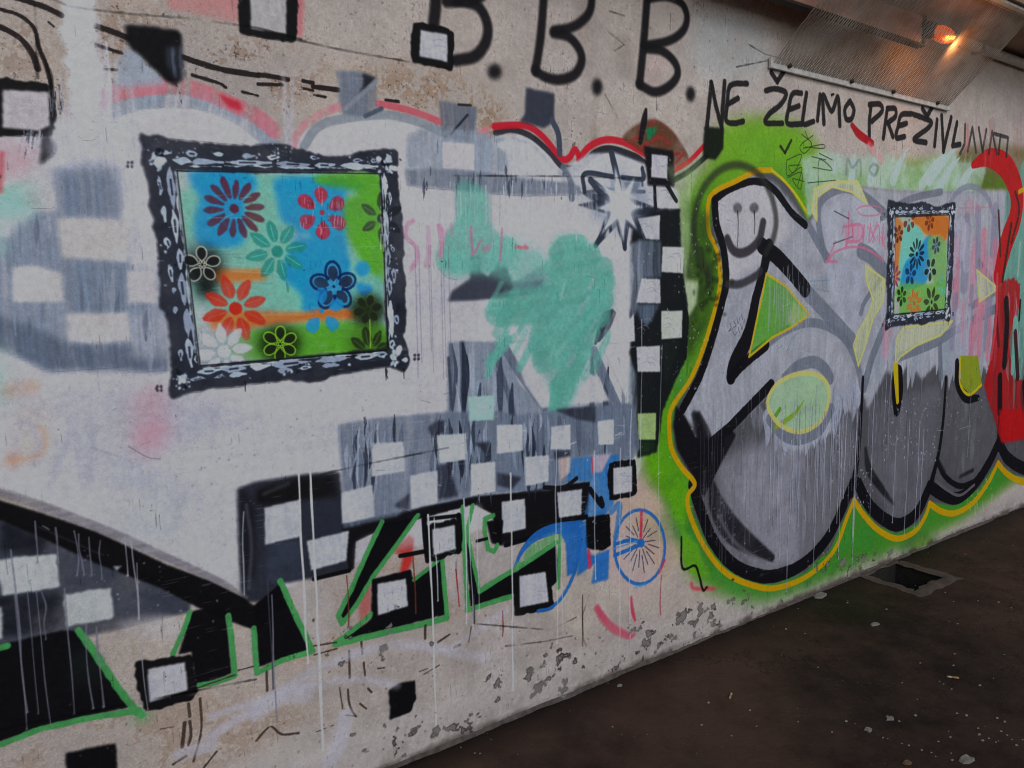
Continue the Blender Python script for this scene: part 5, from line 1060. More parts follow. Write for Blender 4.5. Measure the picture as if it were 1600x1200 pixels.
for _ in range(34): x = R.uniform(1090, 1200); drip(x, R.uniform(620, 760), R.uniform(780, 890), (110, 110, 118), .9, .4, False)
sheet('drips', sil, t_sil, kind='stuff')
for x, a, b, cc in ((645, 870, 960, (110, 56, 44)), (712, 890, 950, (150, 40, 44)), (541, 900, 980, (110, 60, 52)), (785, 955, 995, (130, 60, 54)), (1033, 900, 960, (150, 70, 84)), (740, 930, 974, (60, 62, 66)), (602, 575, 592, (30, 30, 34)), (417, 905, 1080, (64, 66, 74)), (424, 930, 1130, (120, 122, 132)), (380, 800, 930, (150, 154, 160)), (910, 930, 1010, (80, 64, 58))):
    drip(x, a, b, cc, 1.8, .7, False)
# splatter, fine specks, scuffs
for x0_, x1_, y0_, y1_, n_, cc in ((1380, 1470, 620, 720, 150, (172, 174, 186)), (1470, 1540, 620, 700, 50, (160, 160, 170)), (1050, 1220, 560, 900, 110, (150, 152, 160)), (1000, 1100, 230, 620, 110, (160, 166, 166)), (1060, 1130, 320, 600, 80, (170, 180, 160)), (160, 340, 840, 1000, 40, (150, 152, 162)),
                             (0, 260, 860, 960, 40, (150, 152, 160)), (880, 1060, 690, 900, 60, (180, 184, 190)), (240, 340, 210, 240, 20, (190, 194, 200)), (420, 460, 220, 250, 24, (186, 190, 200)), (560, 620, 236, 262, 20, (186, 190, 200)), (1300, 1340, 680, 790, 30, (170, 172, 182)), (1340, 1365, 730, 800, 40, (170, 172, 182)),
                             (640, 1120, 560, 640, 40, (90, 96, 104)), (150, 620, 610, 760, 60, (112, 116, 126)), (300, 400, 690, 740, 40, (110, 116, 128)), (260, 400, 740, 900, 50, (118, 130, 136)), (500, 1100, 960, 1100, 120, (92, 80, 72)), (100, 700, 1040, 1200, 130, (104, 84, 70)), (800, 1200, 0, 180, 60, (90, 82, 80)), (0, 620, 0, 110, 90, (96, 78, 64))):
    for _ in range(n_):
        x, y = R.uniform(x0_, x1_), R.uniform(y0_, y1_); r_ = R.choice([.6, .7, .8, 1., 1.5]); q = P([(x, y)])[0]; k_ = px(x, y) * r_
        poly([(q[0] + k_ * math.cos(j) * R.uniform(.7, 1.5), q[1] + k_ * math.sin(j) * R.uniform(.7, 1.5)) for j in range(6)], cc, .7, .7, raw=True)
for _ in range(70):   # short scratches
    x, y = R.uniform(150, 1500), R.uniform(40, 900); t_ = R.uniform(-.6, .6)
    line([(x, y), (x + R.uniform(4, 18), y + t_ * 10)], R.uniform(.6, 1.1), R.choice([(90, 92, 100), (186, 188, 192)]), .8, .5)
# plaster seams and ledges
for q, d_ in (([(60, -10), (110, 12), (200, 22), (300, 30), (400, 44), (470, 62)], .3), ([(450, 60), (530, 78), (615, 93), (700, 108)], .3), ([(54, 10), (56, 60), (58, 122)], .4), ([(56, 60), (80, 120), (82, 180)], .2), ([(740, 975), (860, 985), (900, 965)], .25), ([(790, 1010), (850, 1003), (894, 994)], .35), ([(0, 1140), (200, 1100), (400, 1062)], .12),
              ([(920, 930), (910, 962), (911, 1000), (916, 1010)], .5), ([(700, 275), (900, 276), (1000, 280)], .15), ([(952, 18), (975, 25)], .3), ([(950, 50), (975, 70), (960, 80)], .3), ([(945, 148), (965, 185)], .25), ([(1170, 70), (1195, 85), (1230, 95)], .25), ([(1150, 105), (1200, 95)], .2), ([(500, 742), (560, 728), (700, 700)], .12)):
    seam(q, d_)
# peeled patches at the foot
PF = vnoise(H, W, 16, 18, 90, 4)
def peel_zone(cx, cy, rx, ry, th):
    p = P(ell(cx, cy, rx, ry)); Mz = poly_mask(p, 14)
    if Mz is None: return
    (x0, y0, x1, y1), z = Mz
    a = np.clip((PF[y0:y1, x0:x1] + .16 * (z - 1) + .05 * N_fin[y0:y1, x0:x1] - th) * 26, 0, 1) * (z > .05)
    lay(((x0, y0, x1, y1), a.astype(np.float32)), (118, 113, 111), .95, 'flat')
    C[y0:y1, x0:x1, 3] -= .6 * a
    b_ = blur1(a); edge = np.clip(4 * b_ * (1 - b_), 0, 1) * np.clip(.55 + 2.5 * N_mid[y0:y1, x0:x1], 0, 1); C[y0:y1, x0:x1, :3] *= (1 - .5 * edge[..., None])   # shadow line painted round the chips to give them depth
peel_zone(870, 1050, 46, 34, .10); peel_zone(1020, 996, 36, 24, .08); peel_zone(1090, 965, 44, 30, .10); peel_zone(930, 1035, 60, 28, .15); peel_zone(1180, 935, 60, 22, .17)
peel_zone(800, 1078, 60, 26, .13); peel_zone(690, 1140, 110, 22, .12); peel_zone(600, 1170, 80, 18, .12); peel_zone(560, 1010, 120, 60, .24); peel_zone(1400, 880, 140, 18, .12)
# wear: pin holes, grain and hairline scuffs through every coat
w1 = np.clip((vnoise(H, W, 2.6, 2.6, 101, 1) + .55 * N_mid - .56) * 12, 0, 1)[..., None]
C[..., :3] *= 1 - .55 * w1; C[..., 3] -= .25 * w1[..., 0]
w2 = np.clip((vnoise(H, W, 2.2, 3.4, 102, 1) - .45 * N_mid - .60) * 12, 0, 1)[..., None]
C[..., :3] += (np.array([.68, .68, .70], np.float32) - C[..., :3]) * .5 * w2
w3 = np.clip((vnoise(H, W, 2.0, 26, 103, 1) + .8 * N_big - .50) * 9, 0, 1)[..., None]
C[..., :3] += (np.array([.62, .62, .64], np.float32) - C[..., :3]) * .22 * w3
w4 = np.clip((vnoise(H, W, 30, 2.0, 104, 1) + .8 * N_mid - .52) * 9, 0, 1)[..., None]
C[..., :3] *= 1 - .22 * w4
# grime towards the floor line itself, from splashing
gm = P([(X_, 0) for X_ in (0,)])
yy = np.arange(H)[:, None] * S
gr = np.clip(np.clip(1 - yy / .035, 0, 1) * np.clip(.9 + N_mid * 3, 0, 1) + .45 * np.clip(1 - yy / .14, 0, 1) * np.clip(.3 + N_mid * 4, 0, 1), 0, 1)
C[..., :3] = C[..., :3] * (1 - .7 * gr[..., None]) + np.array([.25, .21, .19], np.float32) * .7 * gr[..., None]
C[..., :3] *= 1 + .09 * GRAIN[..., None] + .09 * N_fin[..., None] + .05 * N_mid[..., None]

# ================================================================== the wall's paint as a picture map made here from the strokes above
rgb = np.clip(C[..., :3], 0, 1)
lin = np.where(rgb <= .04045, rgb / 12.92, ((rgb + .055) / 1.055) ** 2.4) * K
lin = np.clip(lin * np.power(np.maximum(lin, 1e-4) / .5, .17), 0.004, .82)    # dense paint: darks a little deeper, whites a little cleaner
enc = np.where(lin <= .0031308, lin * 12.92, 1.055 * lin ** (1 / 2.4) - .055)
buf = np.empty((H, W, 4), np.float32); buf[..., :3] = enc; buf[..., 3] = np.clip(C[..., 3], 0, 1)
img = bpy.data.images.new('wall_paint', W, H, alpha=True); img.alpha_mode = 'CHANNEL_PACKED'
img.pixels.foreach_set(buf.ravel()); img.update(); img.pack()
del buf, lin, enc, rgb

M_PAINT.use_nodes = True
nt = M_PAINT.node_tree; N = nt.nodes; L = nt.links; bs = N['Principled BSDF']
uvn = N.new('ShaderNodeUVMap'); uvn.uv_map = 'UVMap'
ti = N.new('ShaderNodeTexImage'); ti.image = img; ti.extension = 'EXTEND'; ti.interpolation = 'Linear'
L.new(uvn.outputs[0], ti.inputs[0])
geo = N.new('ShaderNodeNewGeometry')
def noise(scale, detail=4, rough=.6, vec=None):
    n = N.new('ShaderNodeTexNoise'); n.inputs['Scale'].default_value = scale; n.inputs['Detail'].default_value = detail; n.inputs['Roughness'].default_value = rough
    L.new(vec or geo.outputs['Position'], n.inputs['Vector']); return n
def mth(op, a, b=None, c=None):
    n = N.new('ShaderNodeMath'); n.operation = op
    for i, v in enumerate((a, b, c)):
        if v is None: continue
        if isinstance(v, (int, float)): n.inputs[i].default_value = v
        else: L.new(v, n.inputs[i])
    return n.outputs[0]
n1 = noise(420, 2, .5); n2 = noise(60, 5, .65); n3 = noise(4, 4, .6)
mix = N.new('ShaderNodeMix'); mix.data_type = 'RGBA'; mix.blend_type = 'MULTIPLY'; mix.inputs['Factor'].default_value = 1
ramp = N.new('ShaderNodeMapRange'); ramp.inputs['From Min'].default_value = .3; ramp.inputs['From Max'].default_value = .7; ramp.inputs['To Min'].default_value = .93; ramp.inputs['To Max'].default_value = 1.05
L.new(n2.outputs[0], ramp.inputs['Value'])
L.new(ti.outputs['Color'], mix.inputs['A']); L.new(ramp.outputs[0], mix.inputs['B'])
L.new(mix.outputs['Result'], bs.inputs['Base Color'])
ro = N.new('ShaderNodeMapRange'); ro.inputs['From Min'].default_value = .35; ro.inputs['From Max'].default_value = .65; ro.inputs['To Min'].default_value = .42; ro.inputs['To Max'].default_value = .62
L.new(n2.outputs[0], ro.inputs['Value']); L.new(ro.outputs[0], bs.inputs['Roughness'])
bs.inputs['Specular IOR Level'].default_value = .10
hsum = mth('ADD', mth('MULTIPLY', ti.outputs['Alpha'], .9), mth('ADD', mth('MULTIPLY', n1.outputs[0], .16), mth('MULTIPLY', n2.outputs[0], .5)))
hsum = mth('ADD', hsum, mth('MULTIPLY', n3.outputs[0], 2.5))
bp = N.new('ShaderNodeBump'); bp.inputs['Strength'].default_value = .55; bp.inputs['Distance'].default_value = .004
L.new(hsum, bp.inputs['Height']); L.new(bp.outputs[0], bs.inputs['Normal'])

def mat(name, col, rough=.7, metal=0., nscale=30, namt=.25, bump=.3, bdist=.003, col2=None, emit=None):
    m_ = bpy.data.materials.new(name); m_.use_nodes = True; t = m_.node_tree; b = t.nodes['Principled BSDF']
    tc = t.nodes.new('ShaderNodeTexCoord'); n = t.nodes.new('ShaderNodeTexNoise'); n.inputs['Scale'].default_value = nscale; n.inputs['Detail'].default_value = 6; n.inputs['Roughness'].default_value = .65
    t.links.new(tc.outputs['Object'], n.inputs['Vector'])
    r = t.nodes.new('ShaderNodeValToRGB'); c2 = col2 or tuple(c * (1 - namt) for c in col)
    r.color_ramp.elements[0].position = .35; r.color_ramp.elements[1].position = .65
    r.color_ramp.elements[0].color = (*c2, 1); r.color_ramp.elements[1].color = (*col, 1)
    t.links.new(n.outputs[0], r.inputs[0]); t.links.new(r.outputs[0], b.inputs['Base Color'])
    b.inputs['Roughness'].default_value = rough; b.inputs['Metallic'].default_value = metal
    bb = t.nodes.new('ShaderNodeBump'); bb.inputs['Strength'].default_value = bump; bb.inputs['Distance'].default_value = bdist
    t.links.new(n.outputs[0], bb.inputs['Height']); t.links.new(bb.outputs[0], b.inputs['Normal'])
    if emit:
        b.inputs['Emission Color'].default_value = (*emit[0], 1); b.inputs['Emission Strength'].default_value = emit[1]
    return m_
def box(name, x0, x1, y0, y1, z0, z1, mt, parent=None, bev=0.):
    v = [(x, y, z) for x in (x0, x1) for y in (y0, y1) for z in (z0, z1)]
    f = [(0, 1, 3, 2), (4, 6, 7, 5), (0, 4, 5, 1), (2, 3, 7, 6), (0, 2, 6, 4), (1, 5, 7, 3)]
    o = mesh_obj(name, v, f, mt, parent)
    if bev:
        b = o.modifiers.new('edge', 'BEVEL'); b.width = bev; b.segments = 2
    return o
def tube(name, pts, r, mt, parent=None, n=10, cap=True):
    pts = [Vector(p) for p in pts]; V, Fc = [], []
    for i, p in enumerate(pts):
        d = (pts[min(i + 1, len(pts) - 1)] - pts[max(i - 1, 0)]).normalized(); u = d.orthogonal().normalized() if i == 0 else (u - d * u.dot(d)).normalized(); v_ = d.cross(u)
        V += [tuple(p + u * r * math.cos(2 * math.pi * k / n) + v_ * r * math.sin(2 * math.pi * k / n)) for k in range(n)]
    for i in range(len(pts) - 1):
        for k in range(n): Fc.append((i * n + k, i * n + (k + 1) % n, (i + 1) * n + (k + 1) % n, (i + 1) * n + k))
    if cap: Fc += [tuple(range(n))[::-1], tuple(range((len(pts) - 1) * n, len(pts) * n))]
    return mesh_obj(name, V, Fc, mt, parent, True)

# ---- the wall (one painted sheet with a body behind it)
me = bpy.data.meshes.new('wall')
T = .35
v = [(X0, 0, 0), (X1, 0, 0), (X1, 0, WALL_TOP), (X0, 0, WALL_TOP), (X0, T, 0), (X1, T, 0), (X1, T, WALL_TOP), (X0, T, WALL_TOP)]
f = [(0, 1, 2, 3), (5, 4, 7, 6), (1, 5, 6, 2), (4, 0, 3, 7), (3, 2, 6, 7), (0, 4, 5, 1)]
me.from_pydata(v, [], f); ul = me.uv_layers.new(name='UVMap')
for lp in me.loops:
    c = me.vertices[lp.vertex_index].co; ul.data[lp.index].uv = ((c.x - X0) / (X1 - X0), c.z / WALL_TOP)
me.update(); me.materials.append(M_PAINT)
wall = bpy.data.objects.new('wall', me); COL.objects.link(wall); wall['kind'] = 'structure'
m_conc = mat('bare_concrete', (.42, .36, .31), .85, 0, 6, .35, .4, .01)
for xa, xb in ((-9, X0), (X1, 16)):
    o = box('wall', xa, xb, 0, T, 0, WALL_TOP, m_conc); o['kind'] = 'structure'

# ---- floor with an open gully
m_fl = bpy.data.materials.new('damp_dark_floor'); m_fl.use_nodes = True
nt = m_fl.node_tree; N = nt.nodes; L = nt.links; bs = N['Principled BSDF']; geo = N.new('ShaderNodeNewGeometry')
a1 = noise(.7, 7, .62); a2 = noise(7, 6, .7); a3 = noise(70, 4, .6); a4 = noise(2.4, 5, .6)
cr = N.new('ShaderNodeValToRGB'); cr.color_ramp.elements[0].position = .42; cr.color_ramp.elements[1].position = .60
cr.color_ramp.elements[0].color = (.020, .0132, .0112, 1); cr.color_ramp.elements[1].color = (.084, .050, .037, 1)
L.new(mth('ADD', mth('MULTIPLY', a1.outputs[0], .55), mth('ADD', mth('MULTIPLY', a2.outputs[0], .25), mth('MULTIPLY', a4.outputs[0], .2))), cr.inputs[0])
vo = N.new('ShaderNodeTexVoronoi'); vo.inputs['Scale'].default_value = 26; L.new(geo.outputs['Position'], vo.inputs['Vector'])
sp_ = mth('MULTIPLY', mth('LESS_THAN', vo.outputs['Distance'], .10), mth('GREATER_THAN', a4.outputs[0], .54))
mx = N.new('ShaderNodeMix'); mx.data_type = 'RGBA'; L.new(mth('MULTIPLY', sp_, .25), mx.inputs['Factor']); L.new(cr.outputs[0], mx.inputs['A']); mx.inputs['B'].default_value = (.16, .14, .12, 1)
sx = N.new('ShaderNodeSeparateXYZ'); L.new(geo.outputs['Position'], sx.inputs[0])
dm = N.new('ShaderNodeMapRange'); dm.inputs['From Min'].default_value = -.16; dm.inputs['From Max'].default_value = -.01; L.new(sx.outputs['Y'], dm.inputs['Value'])     # damp dirt swept against the wall
dk = N.new('ShaderNodeMix'); dk.data_type = 'RGBA'; L.new(mth('MULTIPLY', dm.outputs[0], mth('MULTIPLY', a2.outputs[0], 1.5)), dk.inputs['Factor']); L.new(mx.outputs['Result'], dk.inputs['A']); dk.inputs['B'].default_value = (.012, .009, .008, 1)
ck = N.new('ShaderNodeTexVoronoi'); ck.feature = 'DISTANCE_TO_EDGE'; ck.inputs['Scale'].default_value = .55
wv = N.new('ShaderNodeVectorMath'); wv.operation = 'ADD'; L.new(geo.outputs['Position'], wv.inputs[0]); L.new(a2.outputs['Color'], wv.inputs[1]); L.new(wv.outputs[0], ck.inputs['Vector'])
crk = mth('MULTIPLY', mth('LESS_THAN', ck.outputs['Distance'], .0035), mth('GREATER_THAN', a4.outputs[0], .5))
ckm = N.new('ShaderNodeMix'); ckm.data_type = 'RGBA'; L.new(mth('MULTIPLY', crk, .8), ckm.inputs['Factor']); L.new(dk.outputs['Result'], ckm.inputs['A']); ckm.inputs['B'].default_value = (.006, .005, .0045, 1)
L.new(ckm.outputs['Result'], bs.inputs['Base Color'])
rr_ = N.new('ShaderNodeMapRange'); rr_.inputs['From Min'].default_value = .35; rr_.inputs['From Max'].default_value = .65; rr_.inputs['To Min'].default_value = .34; rr_.inputs['To Max'].default_value = .8
L.new(a1.outputs[0], rr_.inputs['Value']); L.new(rr_.outputs[0], bs.inputs['Roughness']); bs.inputs['Specular IOR Level'].default_value = .08
bp = N.new('ShaderNodeBump'); bp.inputs['Strength'].default_value = .6; bp.inputs['Distance'].default_value = .006
L.new(mth('ADD', a3.outputs[0], mth('MULTIPLY', a2.outputs[0], 1.6)), bp.inputs['Height']); L.new(bp.outputs[0], bs.inputs['Normal'])
gp_ = [fp(1384, 899), fp(1452, 897), fp(1413, 918), fp(1420, 886)]
gx0, gx1 = min(p_[0] for p_ in gp_), max(p_[0] for p_ in gp_); gy0, gy1 = min(p_[1] for p_ in gp_), max(p_[1] for p_ in gp_)
gcx, gcy = (gx0 + gx1) / 2, (gy0 + gy1) / 2
print('gully', gp_)
hx, hy = .15, .13
BX = (-60, gcx - hx, gcx + hx, 60); BY = (-60, gcy - hy, gcy + hy, 40)
V = [(x, y, 0) for y in BY for x in BX]; Fc = [(r * 4 + c, r * 4 + c + 1, r * 4 + c + 5, r * 4 + c + 4) for r in range(3) for c in range(3) if not (r == 1 and c == 1)]
o = mesh_obj('floor', V, Fc, m_fl); o['kind'] = 'structure'


# gully: sunk pit with worn concrete rim
m_rim = mat('worn_rim', (.12, .085, .066), .8, 0, 14, .5, .8, .012)
m_pit = mat('pit_dirt', (.02, .017, .015), .9, 0, 14, .5, .6, .01)
t_g = empty('floor_gully', gcx, 0, 'open square gully in the dark floor close to the wall, its worn rim chipped', 'gully', None, gcy)
dp = .22
ax0, ax1, ay0, ay1 = gcx - hx, gcx + hx, gcy - hy, gcy + hy
mesh_obj('pit', [(ax0, ay0, 0), (ax1, ay0, 0), (ax1, ay1, 0), (ax0, ay1, 0), (ax0, ay0, -dp), (ax1, ay0, -dp), (ax1, ay1, -dp), (ax0, ay1, -dp)], [(0, 1, 5, 4), (1, 2, 6, 5), (2, 3, 7, 6), (3, 0, 4, 7), (7, 6, 5, 4)], m_pit, t_g)
def rim_slab(x0, x1, y0, y1):
    nx, ny = max(2, int((x1 - x0) / .03)), max(2, int((y1 - y0) / .03)); Vv, Ff = [], []
    for j in range(ny + 1):
        for i in range(nx + 1):
            e = i in (0, nx) or j in (0, ny)
            Vv.append((x0 + (x1 - x0) * i / nx + (R.uniform(-.010, .010) if e else 0), y0 + (y1 - y0) * j / ny + (R.uniform(-.010, .010) if e else 0), .001 if e else R.uniform(.006, .014)))
    for j in range(ny):
        for i in range(nx): k = j * (nx + 1) + i; Ff.append((k, k + 1, k + nx + 2, k + nx + 1))
    return mesh_obj('rim_slab', Vv, Ff, m_rim, t_g, True)
rw = .06
rim_slab(ax0 - rw, ax1 + rw, ay0 - rw, ay0 + .012); rim_slab(ax0 - rw * .8, ax0 + .012, ay0 + .014, ay1); rim_slab(ax1 - .012, ax1 + rw, ay0 + .014, ay1); rim_slab(ax0 - rw * .6, ax1 + rw * .8, ay1 + .002, ay1 + rw * .5)
for q in ((.06, .02), (.2, .06)):   # rubbish lying in the pit
    mesh_obj('rubble', [(ax0 + q[0] + .05 * math.cos(k) * R.uniform(.6, 1.2), gcy + q[1] + .05 * math.sin(k) * R.uniform(.6, 1.2), -dp + .002) for k in np.linspace(0, 5.3, 6)] + [(ax0 + q[0], gcy + q[1], -dp + .05)], [(k, (k + 1) % 6, 6) for k in range(6)], m_rim, t_g)

# ---- ceiling edge over the wall
m_ceil = mat('brown_ceiling', (.34, .23, .17), .85, 0, 3, .35, .4, .01)
CY = -.42
o = box('ceiling', -9, 16, CY, T, WALL_TOP + .001, WALL_TOP + .3, m_ceil); o['kind'] = 'structure'
m_pale = mat('pale_painted_steel', (.74, .73, .69), .55, .0, 40, .3, .3, .002)
m_steel = mat('dull_steel', (.30, .28, .26), .5, .4, 60, .4, .3, .001, (.12, .085, .06))
m_mesh = mat('dusty_rusty_wire', (.47, .42, .37), .9, .1, 7, .4, .2, .001, (.22, .15, .11))
m_bolt = mat('rusty_bolt', (.07, .05, .045), .6, .5, 80, .3, .3, .001)
def cp(x, y, z=None, yy=None):             # photograph pixel -> point on a level z or on a plane y
    r = ray(x, y); t = (z - EYE) / r[2] if z is not None else (yy + D) / r[1]
    return Vector((t * r[0], -D + t * r[1], EYE + t * r[2]))
# conduit along the top corner of the wall
t_c = empty('conduit', 6, WALL_TOP - .03, 'pale conduit pipe running along the top corner of the wall beside the lamp', 'pipe', None, -.035)
tube('pipe', [(4.12, -.035, WALL_TOP - .035)] + [(x, -.035 + R.uniform(-.002, .002), WALL_TOP - .035 + R.uniform(-.004, .002)) for x in np.arange(5, 15, 1.)], .026, m_pale, t_c)
for x in (4.7, 6.2, 7.7, 9.2):
    box('clip', x - .012, x + .012, -.068, -.001, WALL_TOP - .066, WALL_TOP - .001, m_steel, t_c)

# lamp: long rusty housing in the corner with the glowing end
m_hous = mat('rusty_pink_housing', (.78, .43, .34), .6, .0, 7, .45, .3, .002, (.50, .27, .21))
m_in = mat('dark_fittings_and_shade', (.05, .035, .03), .7, .1, 20, .3, .3, .002)
m_glow = mat('orange_glass', (.45, .09, .01), .3, 0, 30, .2, 0, .001, None, ((1.0, .15, .012), 0.75))
m_core = mat('lamp_core', (.9, .5, .15), .3, 0, 30, .2, 0, .001, None, ((1.0, .36, .04), 7.0))
t_l = empty('corner_lamp', 3.4, 2.72, 'long rusty pink lamp housing behind the wire mesh with its orange bulb glowing', 'lamp', None, -.12)
box('housing', 2.35, 3.86, -.15, -.118, 2.675, 2.80, m_hous, t_l, .006)
box('underside_shade', 2.35, 3.86, -.156, -.114, 2.660, 2.673, m_in, t_l, .003)  # dark strip standing in for the shadow under the housing
box('end_cap', 3.862, 3.885, -.156, -.112, 2.66, 2.805, m_in, t_l, .004)
for x in (2.6, 3.5): box('bracket', x, x + .03, -.146, -.12, 2.802, WALL_TOP - .001, m_steel, t_l)
lc = Vector((3.985, -.185, 2.725))
Vv, Ff = [], []
nu, nv = 16, 10
for j in range(nv + 1):
    th = math.pi * j / nv
    for i in range(nu): ph = 2 * math.pi * i / nu; Vv.append((lc.x + .10 * math.cos(th), lc.y + .036 * math.sin(th) * math.cos(ph), lc.z + .040 * math.sin(th) * math.sin(ph)))
for j in range(nv):
    for i in range(nu): Ff.append((j * nu + i, j * nu + (i + 1) % nu, (j + 1) * nu + (i + 1) % nu, (j + 1) * nu + i))
bulb = mesh_obj('bulb', Vv, Ff, m_glow, t_l, True)
tube('filament_tube', [(lc.x - .03, lc.y - .034, lc.z - .026), (lc.x + .04, lc.y - .034, lc.z - .016)], .008, m_core, t_l, 8)
tube('holder', [(3.886, -.12, 2.73), (3.90, -.19, 2.72)], .026, m_in, t_l, 12)
box('holder_arm', 3.85, 3.90, -.20, -.10, 2.745, 2.765, m_in, t_l, .003)

pl = bpy.data.lights.new('lamp_light', 'POINT'); pl.energy = 1.8; pl.color = (1, .40, .12); pl.shadow_soft_size = .03
plo = bpy.data.objects.new('lamp_light', pl); COL.objects.link(plo); plo.location = lc + Vector((.02, -.04, -.05)); plo.parent = t_l; plo.matrix_parent_inverse = Matrix.Translation(-Vector(t_l.location))

# slanted wire mesh guard
t_m = empty('wire_mesh_guard', 3.65, 2.62, 'slanted wire mesh guard bolted across the corner between wall and ceiling over the lamp', 'lamp guard', None, -.2)
GX0, GX1 = 2.90, 4.415
lo = Vector((0, -.022, 2.475)); hi = Vector((0, -.372, WALL_TOP - .012))
nrm = Vector((0, -(hi.z - lo.z), (hi.y - lo.y))).normalized()
slope = (hi - lo).length
Vv, Ff = [], []
NW, NS = 98, 18
pw = (GX1 - GX0) / NW
def gpos(s, t):                            # s along the wall, t up the slant (0..1), with dents
    sag = -.012 * math.sin(math.pi * t) * math.sin(math.pi * min(1, max(0, (s - GX0) / (GX1 - GX0)))) + .006 * math.sin(s * 9 + t * 4) * math.sin(math.pi * t)
    skew = (t) * .05 * (1 if True else 0)
    return Vector((s + skew, 0, 0)) + lo + (hi - lo) * t - nrm * sag
wr = .0041
for i in range(NW + 1):
    for k in range(NS):
        a_ = gpos(GX0 + pw * (i + (.13 if (k + i) % 2 else -.13)), k / NS); b_ = gpos(GX0 + pw * (i + (.13 if (k + 1 + i) % 2 else -.13)), (k + 1) / NS)
        d_ = (b_ - a_).normalized(); u = d_.cross(nrm).normalized() * wr; n_ = nrm * wr * .6
        c0 = len(Vv); Vv += [tuple(a_ + u), tuple(a_ + n_), tuple(a_ - u), tuple(b_ + u), tuple(b_ + n_), tuple(b_ - u)]
        Ff += [(c0, c0 + 3, c0 + 4, c0 + 1), (c0 + 1, c0 + 4, c0 + 5, c0 + 2), (c0 + 2, c0 + 5, c0 + 3, c0)]
o = mesh_obj('wire_mesh', Vv, Ff, m_mesh, t_m); o['kind'] = 'stuff'
box('wall_strip', GX0 - .02, GX1 + .03, -.020, -.006, 2.452, 2.497, m_pale, t_m, .002)
box('ceiling_strip', GX0 + .0, 5.6, -.40, -.355, WALL_TOP - .014, WALL_TOP - .001, m_pale, t_m, .002)
bolt0 = None
for x in (GX0 + .10, GX0 + .58, GX0 + .95, GX1 - .12):
    z = 2.475
    if bolt0 is None:
        tube('bolt', [(x, -.032, z), (x, -.020, z)], .010, m_bolt, t_m, 8); bolt0 = COL.objects[-1]; bx = x
    else:
        b = bolt0.copy(); COL.objects.link(b); b.parent = t_m; b.matrix_parent_inverse = bolt0.matrix_parent_inverse.copy(); b.location = (x - bx, 0, 0)
tube('anchor_plug', [(3.36, -.012, 2.405), (3.36, 0, 2.405)], .006, m_bolt, None, 8)
setp(COL.objects[-1], 'tiny dark anchor plug in the wall just under the pale mesh strip', 'plug')

# ---- litter
m_but = mat('cigarette_paper', (.55, .50, .42), .8, 0, 120, .2, .2, .001)
m_flt = mat('cigarette_filter', (.50, .30, .14), .8, 0, 120, .3, .2, .001)
m_flk = mat('plaster_flake', (.27, .245, .22), .9, 0, 60, .3, .5, .002)
m_leaf = mat('dry_leaf', (.20, .12, .06), .8, 0, 50, .4, .3, .001)
def flake(name, cx, cy, r_, lb, cat, mt=None, h=.006, group=None, n=8):
    x, y, _ = (*fp(cx, cy), 0); V_, F_ = [], []
    rs = [R.uniform(.55, 1.2) * r_ for _ in range(n)]
    for zz, sc_ in ((.0006, 1.), (h, .8)):
        for k in range(n): V_.append((x + rs[k] * sc_ * math.cos(2 * math.pi * k / n), y + rs[k] * sc_ * .7 * math.sin(2 * math.pi * k / n), zz * (1 if zz < .001 else R.uniform(.7, 1.3))))
    F_ = [(k, (k + 1) % n, n + (k + 1) % n, n + k) for k in range(n)] + [tuple(range(n, 2 * n))]
    o = mesh_obj(name, V_, F_, mt or m_flk); return setp(o, lb, cat, group)
def butt(cx, cy, ang, lb):
    x, y = fp(cx, cy); t = empty('cigarette_butt', x, 0, lb, 'cigarette butt', 'cigarette butts on the floor', y)
    d_ = Vector((math.cos(ang), math.sin(ang), 0)); p = Vector((x, y, .0045))
    tube('filter', [p, p + d_ * .025], .004, m_flt, t, 8); tube('burnt_paper', [p + d_ * .0255, p + d_ * .040 + Vector((0, 0, -.0003))], .0038, m_but, t, 8)
butt(930, 1068, .25, 'pale cigarette butt lying against the foot of the wall')
butt(1140, 1093, .5, 'tan cigarette butt alone on the open dark floor')
butt(1498, 1061, 2.2, 'cigarette butt near the cluster of white flecks on the floor')
flake('plaster_flake', 878, 1090, .024, 'angular plaster flake on the floor close to the wall, nearest the black square', 'plaster flake', h=.012)
flake('paper_scrap', 1283, 931, .045, 'pale scrap of paper at the wall foot under the yellow outline', 'scrap')
flake('plaster_flake', 1512, 1189, .032, 'largest white fleck at the bottom of the dark floor', 'plaster flake', h=.01)
flake('dry_leaf', 1418, 1193, .018, 'small brownish leaf scrap at the bottom edge of the floor', 'leaf', m_leaf)
flake('plaster_flake', 1368, 976, .026, 'single pale fleck on the floor below the gully', 'plaster flake')
flake('plaster_flake', 1390, 1123, .019, 'round white fleck above the trail of specks', 'plaster flake')
flake('plaster_flake', 1358, 1141, .020, 'twin white fleck beside a smaller one in the floor trail', 'plaster flake')
flake('plaster_flake', 968, 1072, .012, 'small tan crumb just off the foot of the wall', 'plaster flake')
V_, F_ = [], []
def speck(x, y, r_):
    c0 = len(V_); n = 6
    for zz, s_ in ((.0005, 1.), (r_ * .3 + .0006, .7)):
        for k in range(n): V_.append((x + r_ * s_ * R.uniform(.6, 1.2) * math.cos(k * math.pi / 3), y + r_ * s_ * R.uniform(.4, .9) * math.sin(k * math.pi / 3), zz))
    F_.extend([(c0 + k, c0 + (k + 1) % n, c0 + n + (k + 1) % n, c0 + n + k) for k in range(n)] + [tuple(range(c0 + n, c0 + 2 * n))])
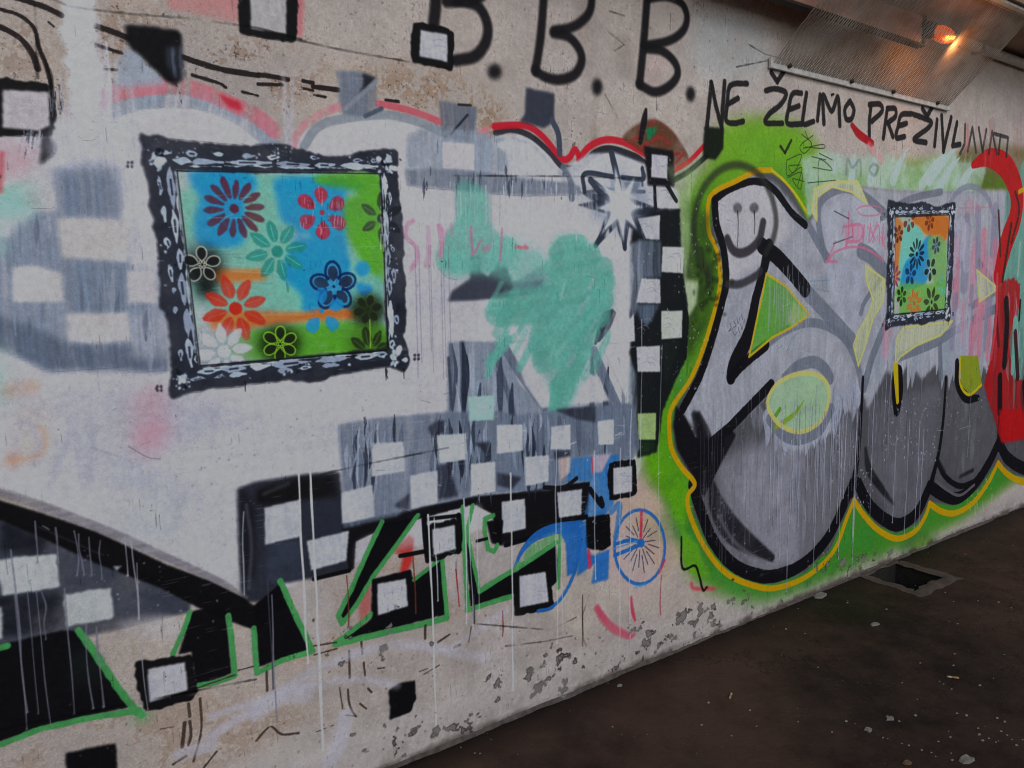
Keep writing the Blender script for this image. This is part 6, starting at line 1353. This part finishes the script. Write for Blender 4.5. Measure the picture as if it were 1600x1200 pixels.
trail = [(1247, 1128), (1322, 1127), (1336, 1131), (1359, 1141), (1380, 1153), (1387, 1154), (1409, 1162), (1420, 1165), (1440, 1172), (1455, 1176), (1462, 1182), (1486, 1177), (1488, 1188), (1485, 1152), (1466, 1159), (1482, 1143), (1535, 1157), (1545, 1154), (1556, 1160), (1560, 1158), (1581, 1156), (1588, 1165), (1573, 1149), (1564, 1143),
         (1530, 1148), (1528, 1138), (1558, 1122), (1570, 1128), (1598, 1156), (1490, 1040), (1468, 1065), (1474, 1069), (1487, 1077), (1410, 1067), (1433, 1093), (1495, 1115), (1510, 1118), (1430, 1118), (1405, 1127), (1246, 1107), (1300, 1144), (1340, 1067), (1278, 1043), (1222, 1022), (1228, 983), (1258, 990), (1247, 951), (1324, 942), (1385, 952), (1477, 926),
         (1490, 940), (1560, 941), (1580, 950), (1585, 914), (1483, 971), (1496, 975), (1528, 939), (1569, 1023), (1492, 1022), (1438, 1036), (1552, 1060), (1531, 1071), (1011, 1148), (971, 1148), (957, 1136), (1182, 1135), (1143, 1150), (1096, 1133), (1107, 1098), (1172, 1110), (860, 1092), (750, 1178), (742, 1177), (720, 1168), (1450, 864), (1496, 871), (1534, 869), (1541, 841), (1508, 866), (1583, 852)]
for cx, cy in trail: x, y = fp(cx, cy); speck(x, y, R.uniform(.003, .008))
for _ in range(260):
    x = R.uniform(.2, 9); y = -abs(R.gauss(0, .5)) - .004 if R.random() < .6 else R.uniform(-4, 0)
    speck(x, y, R.uniform(.001, .003))
o = mesh_obj('litter', V_, F_, m_flk); setp(o, None, None, None, 'stuff'); o['label'] = 'scattered white crumbs and paint flecks on the dark floor'; o['category'] = 'litter'
# crumbling mortar fillet where wall meets floor
V_, F_ = [], []
xs = np.arange(X0, X1, .013); fa, fb = .006, .006
for i, x in enumerate(xs):
    fa = min(.014, max(.002, fa + R.gauss(0, .0014))); fb = min(.016, max(.002, fb + R.gauss(0, .0014))); a_, b_ = fa, fb; V_ += [(x, -.0005, b_), (x, -a_ * .6, b_ * .55), (x, -a_ - .001, .0004)]
for i in range(len(xs) - 1): k = i * 3; F_ += [(k, k + 1, k + 4, k + 3), (k + 1, k + 2, k + 5, k + 4)]
o = mesh_obj('wall_fillet', V_, F_, mat('dirty_mortar', (.14, .12, .11), .9, 0, 25, .5, .8, .006, (.07, .055, .048))); o['kind'] = 'structure'

# ---- unseen parapet added behind the camera, its height shading the lower wall
m_par = mat('added_unseen_concrete', (.34, .32, .30), .85, 0, 3, .25, .4, .01)
t_p = box('shading_parapet', -20, 40, -7.3, -7.0, 0, 1.8, m_par, None, .01); setp(t_p, 'unseen concrete parapet added to shade the lower wall', 'parapet')
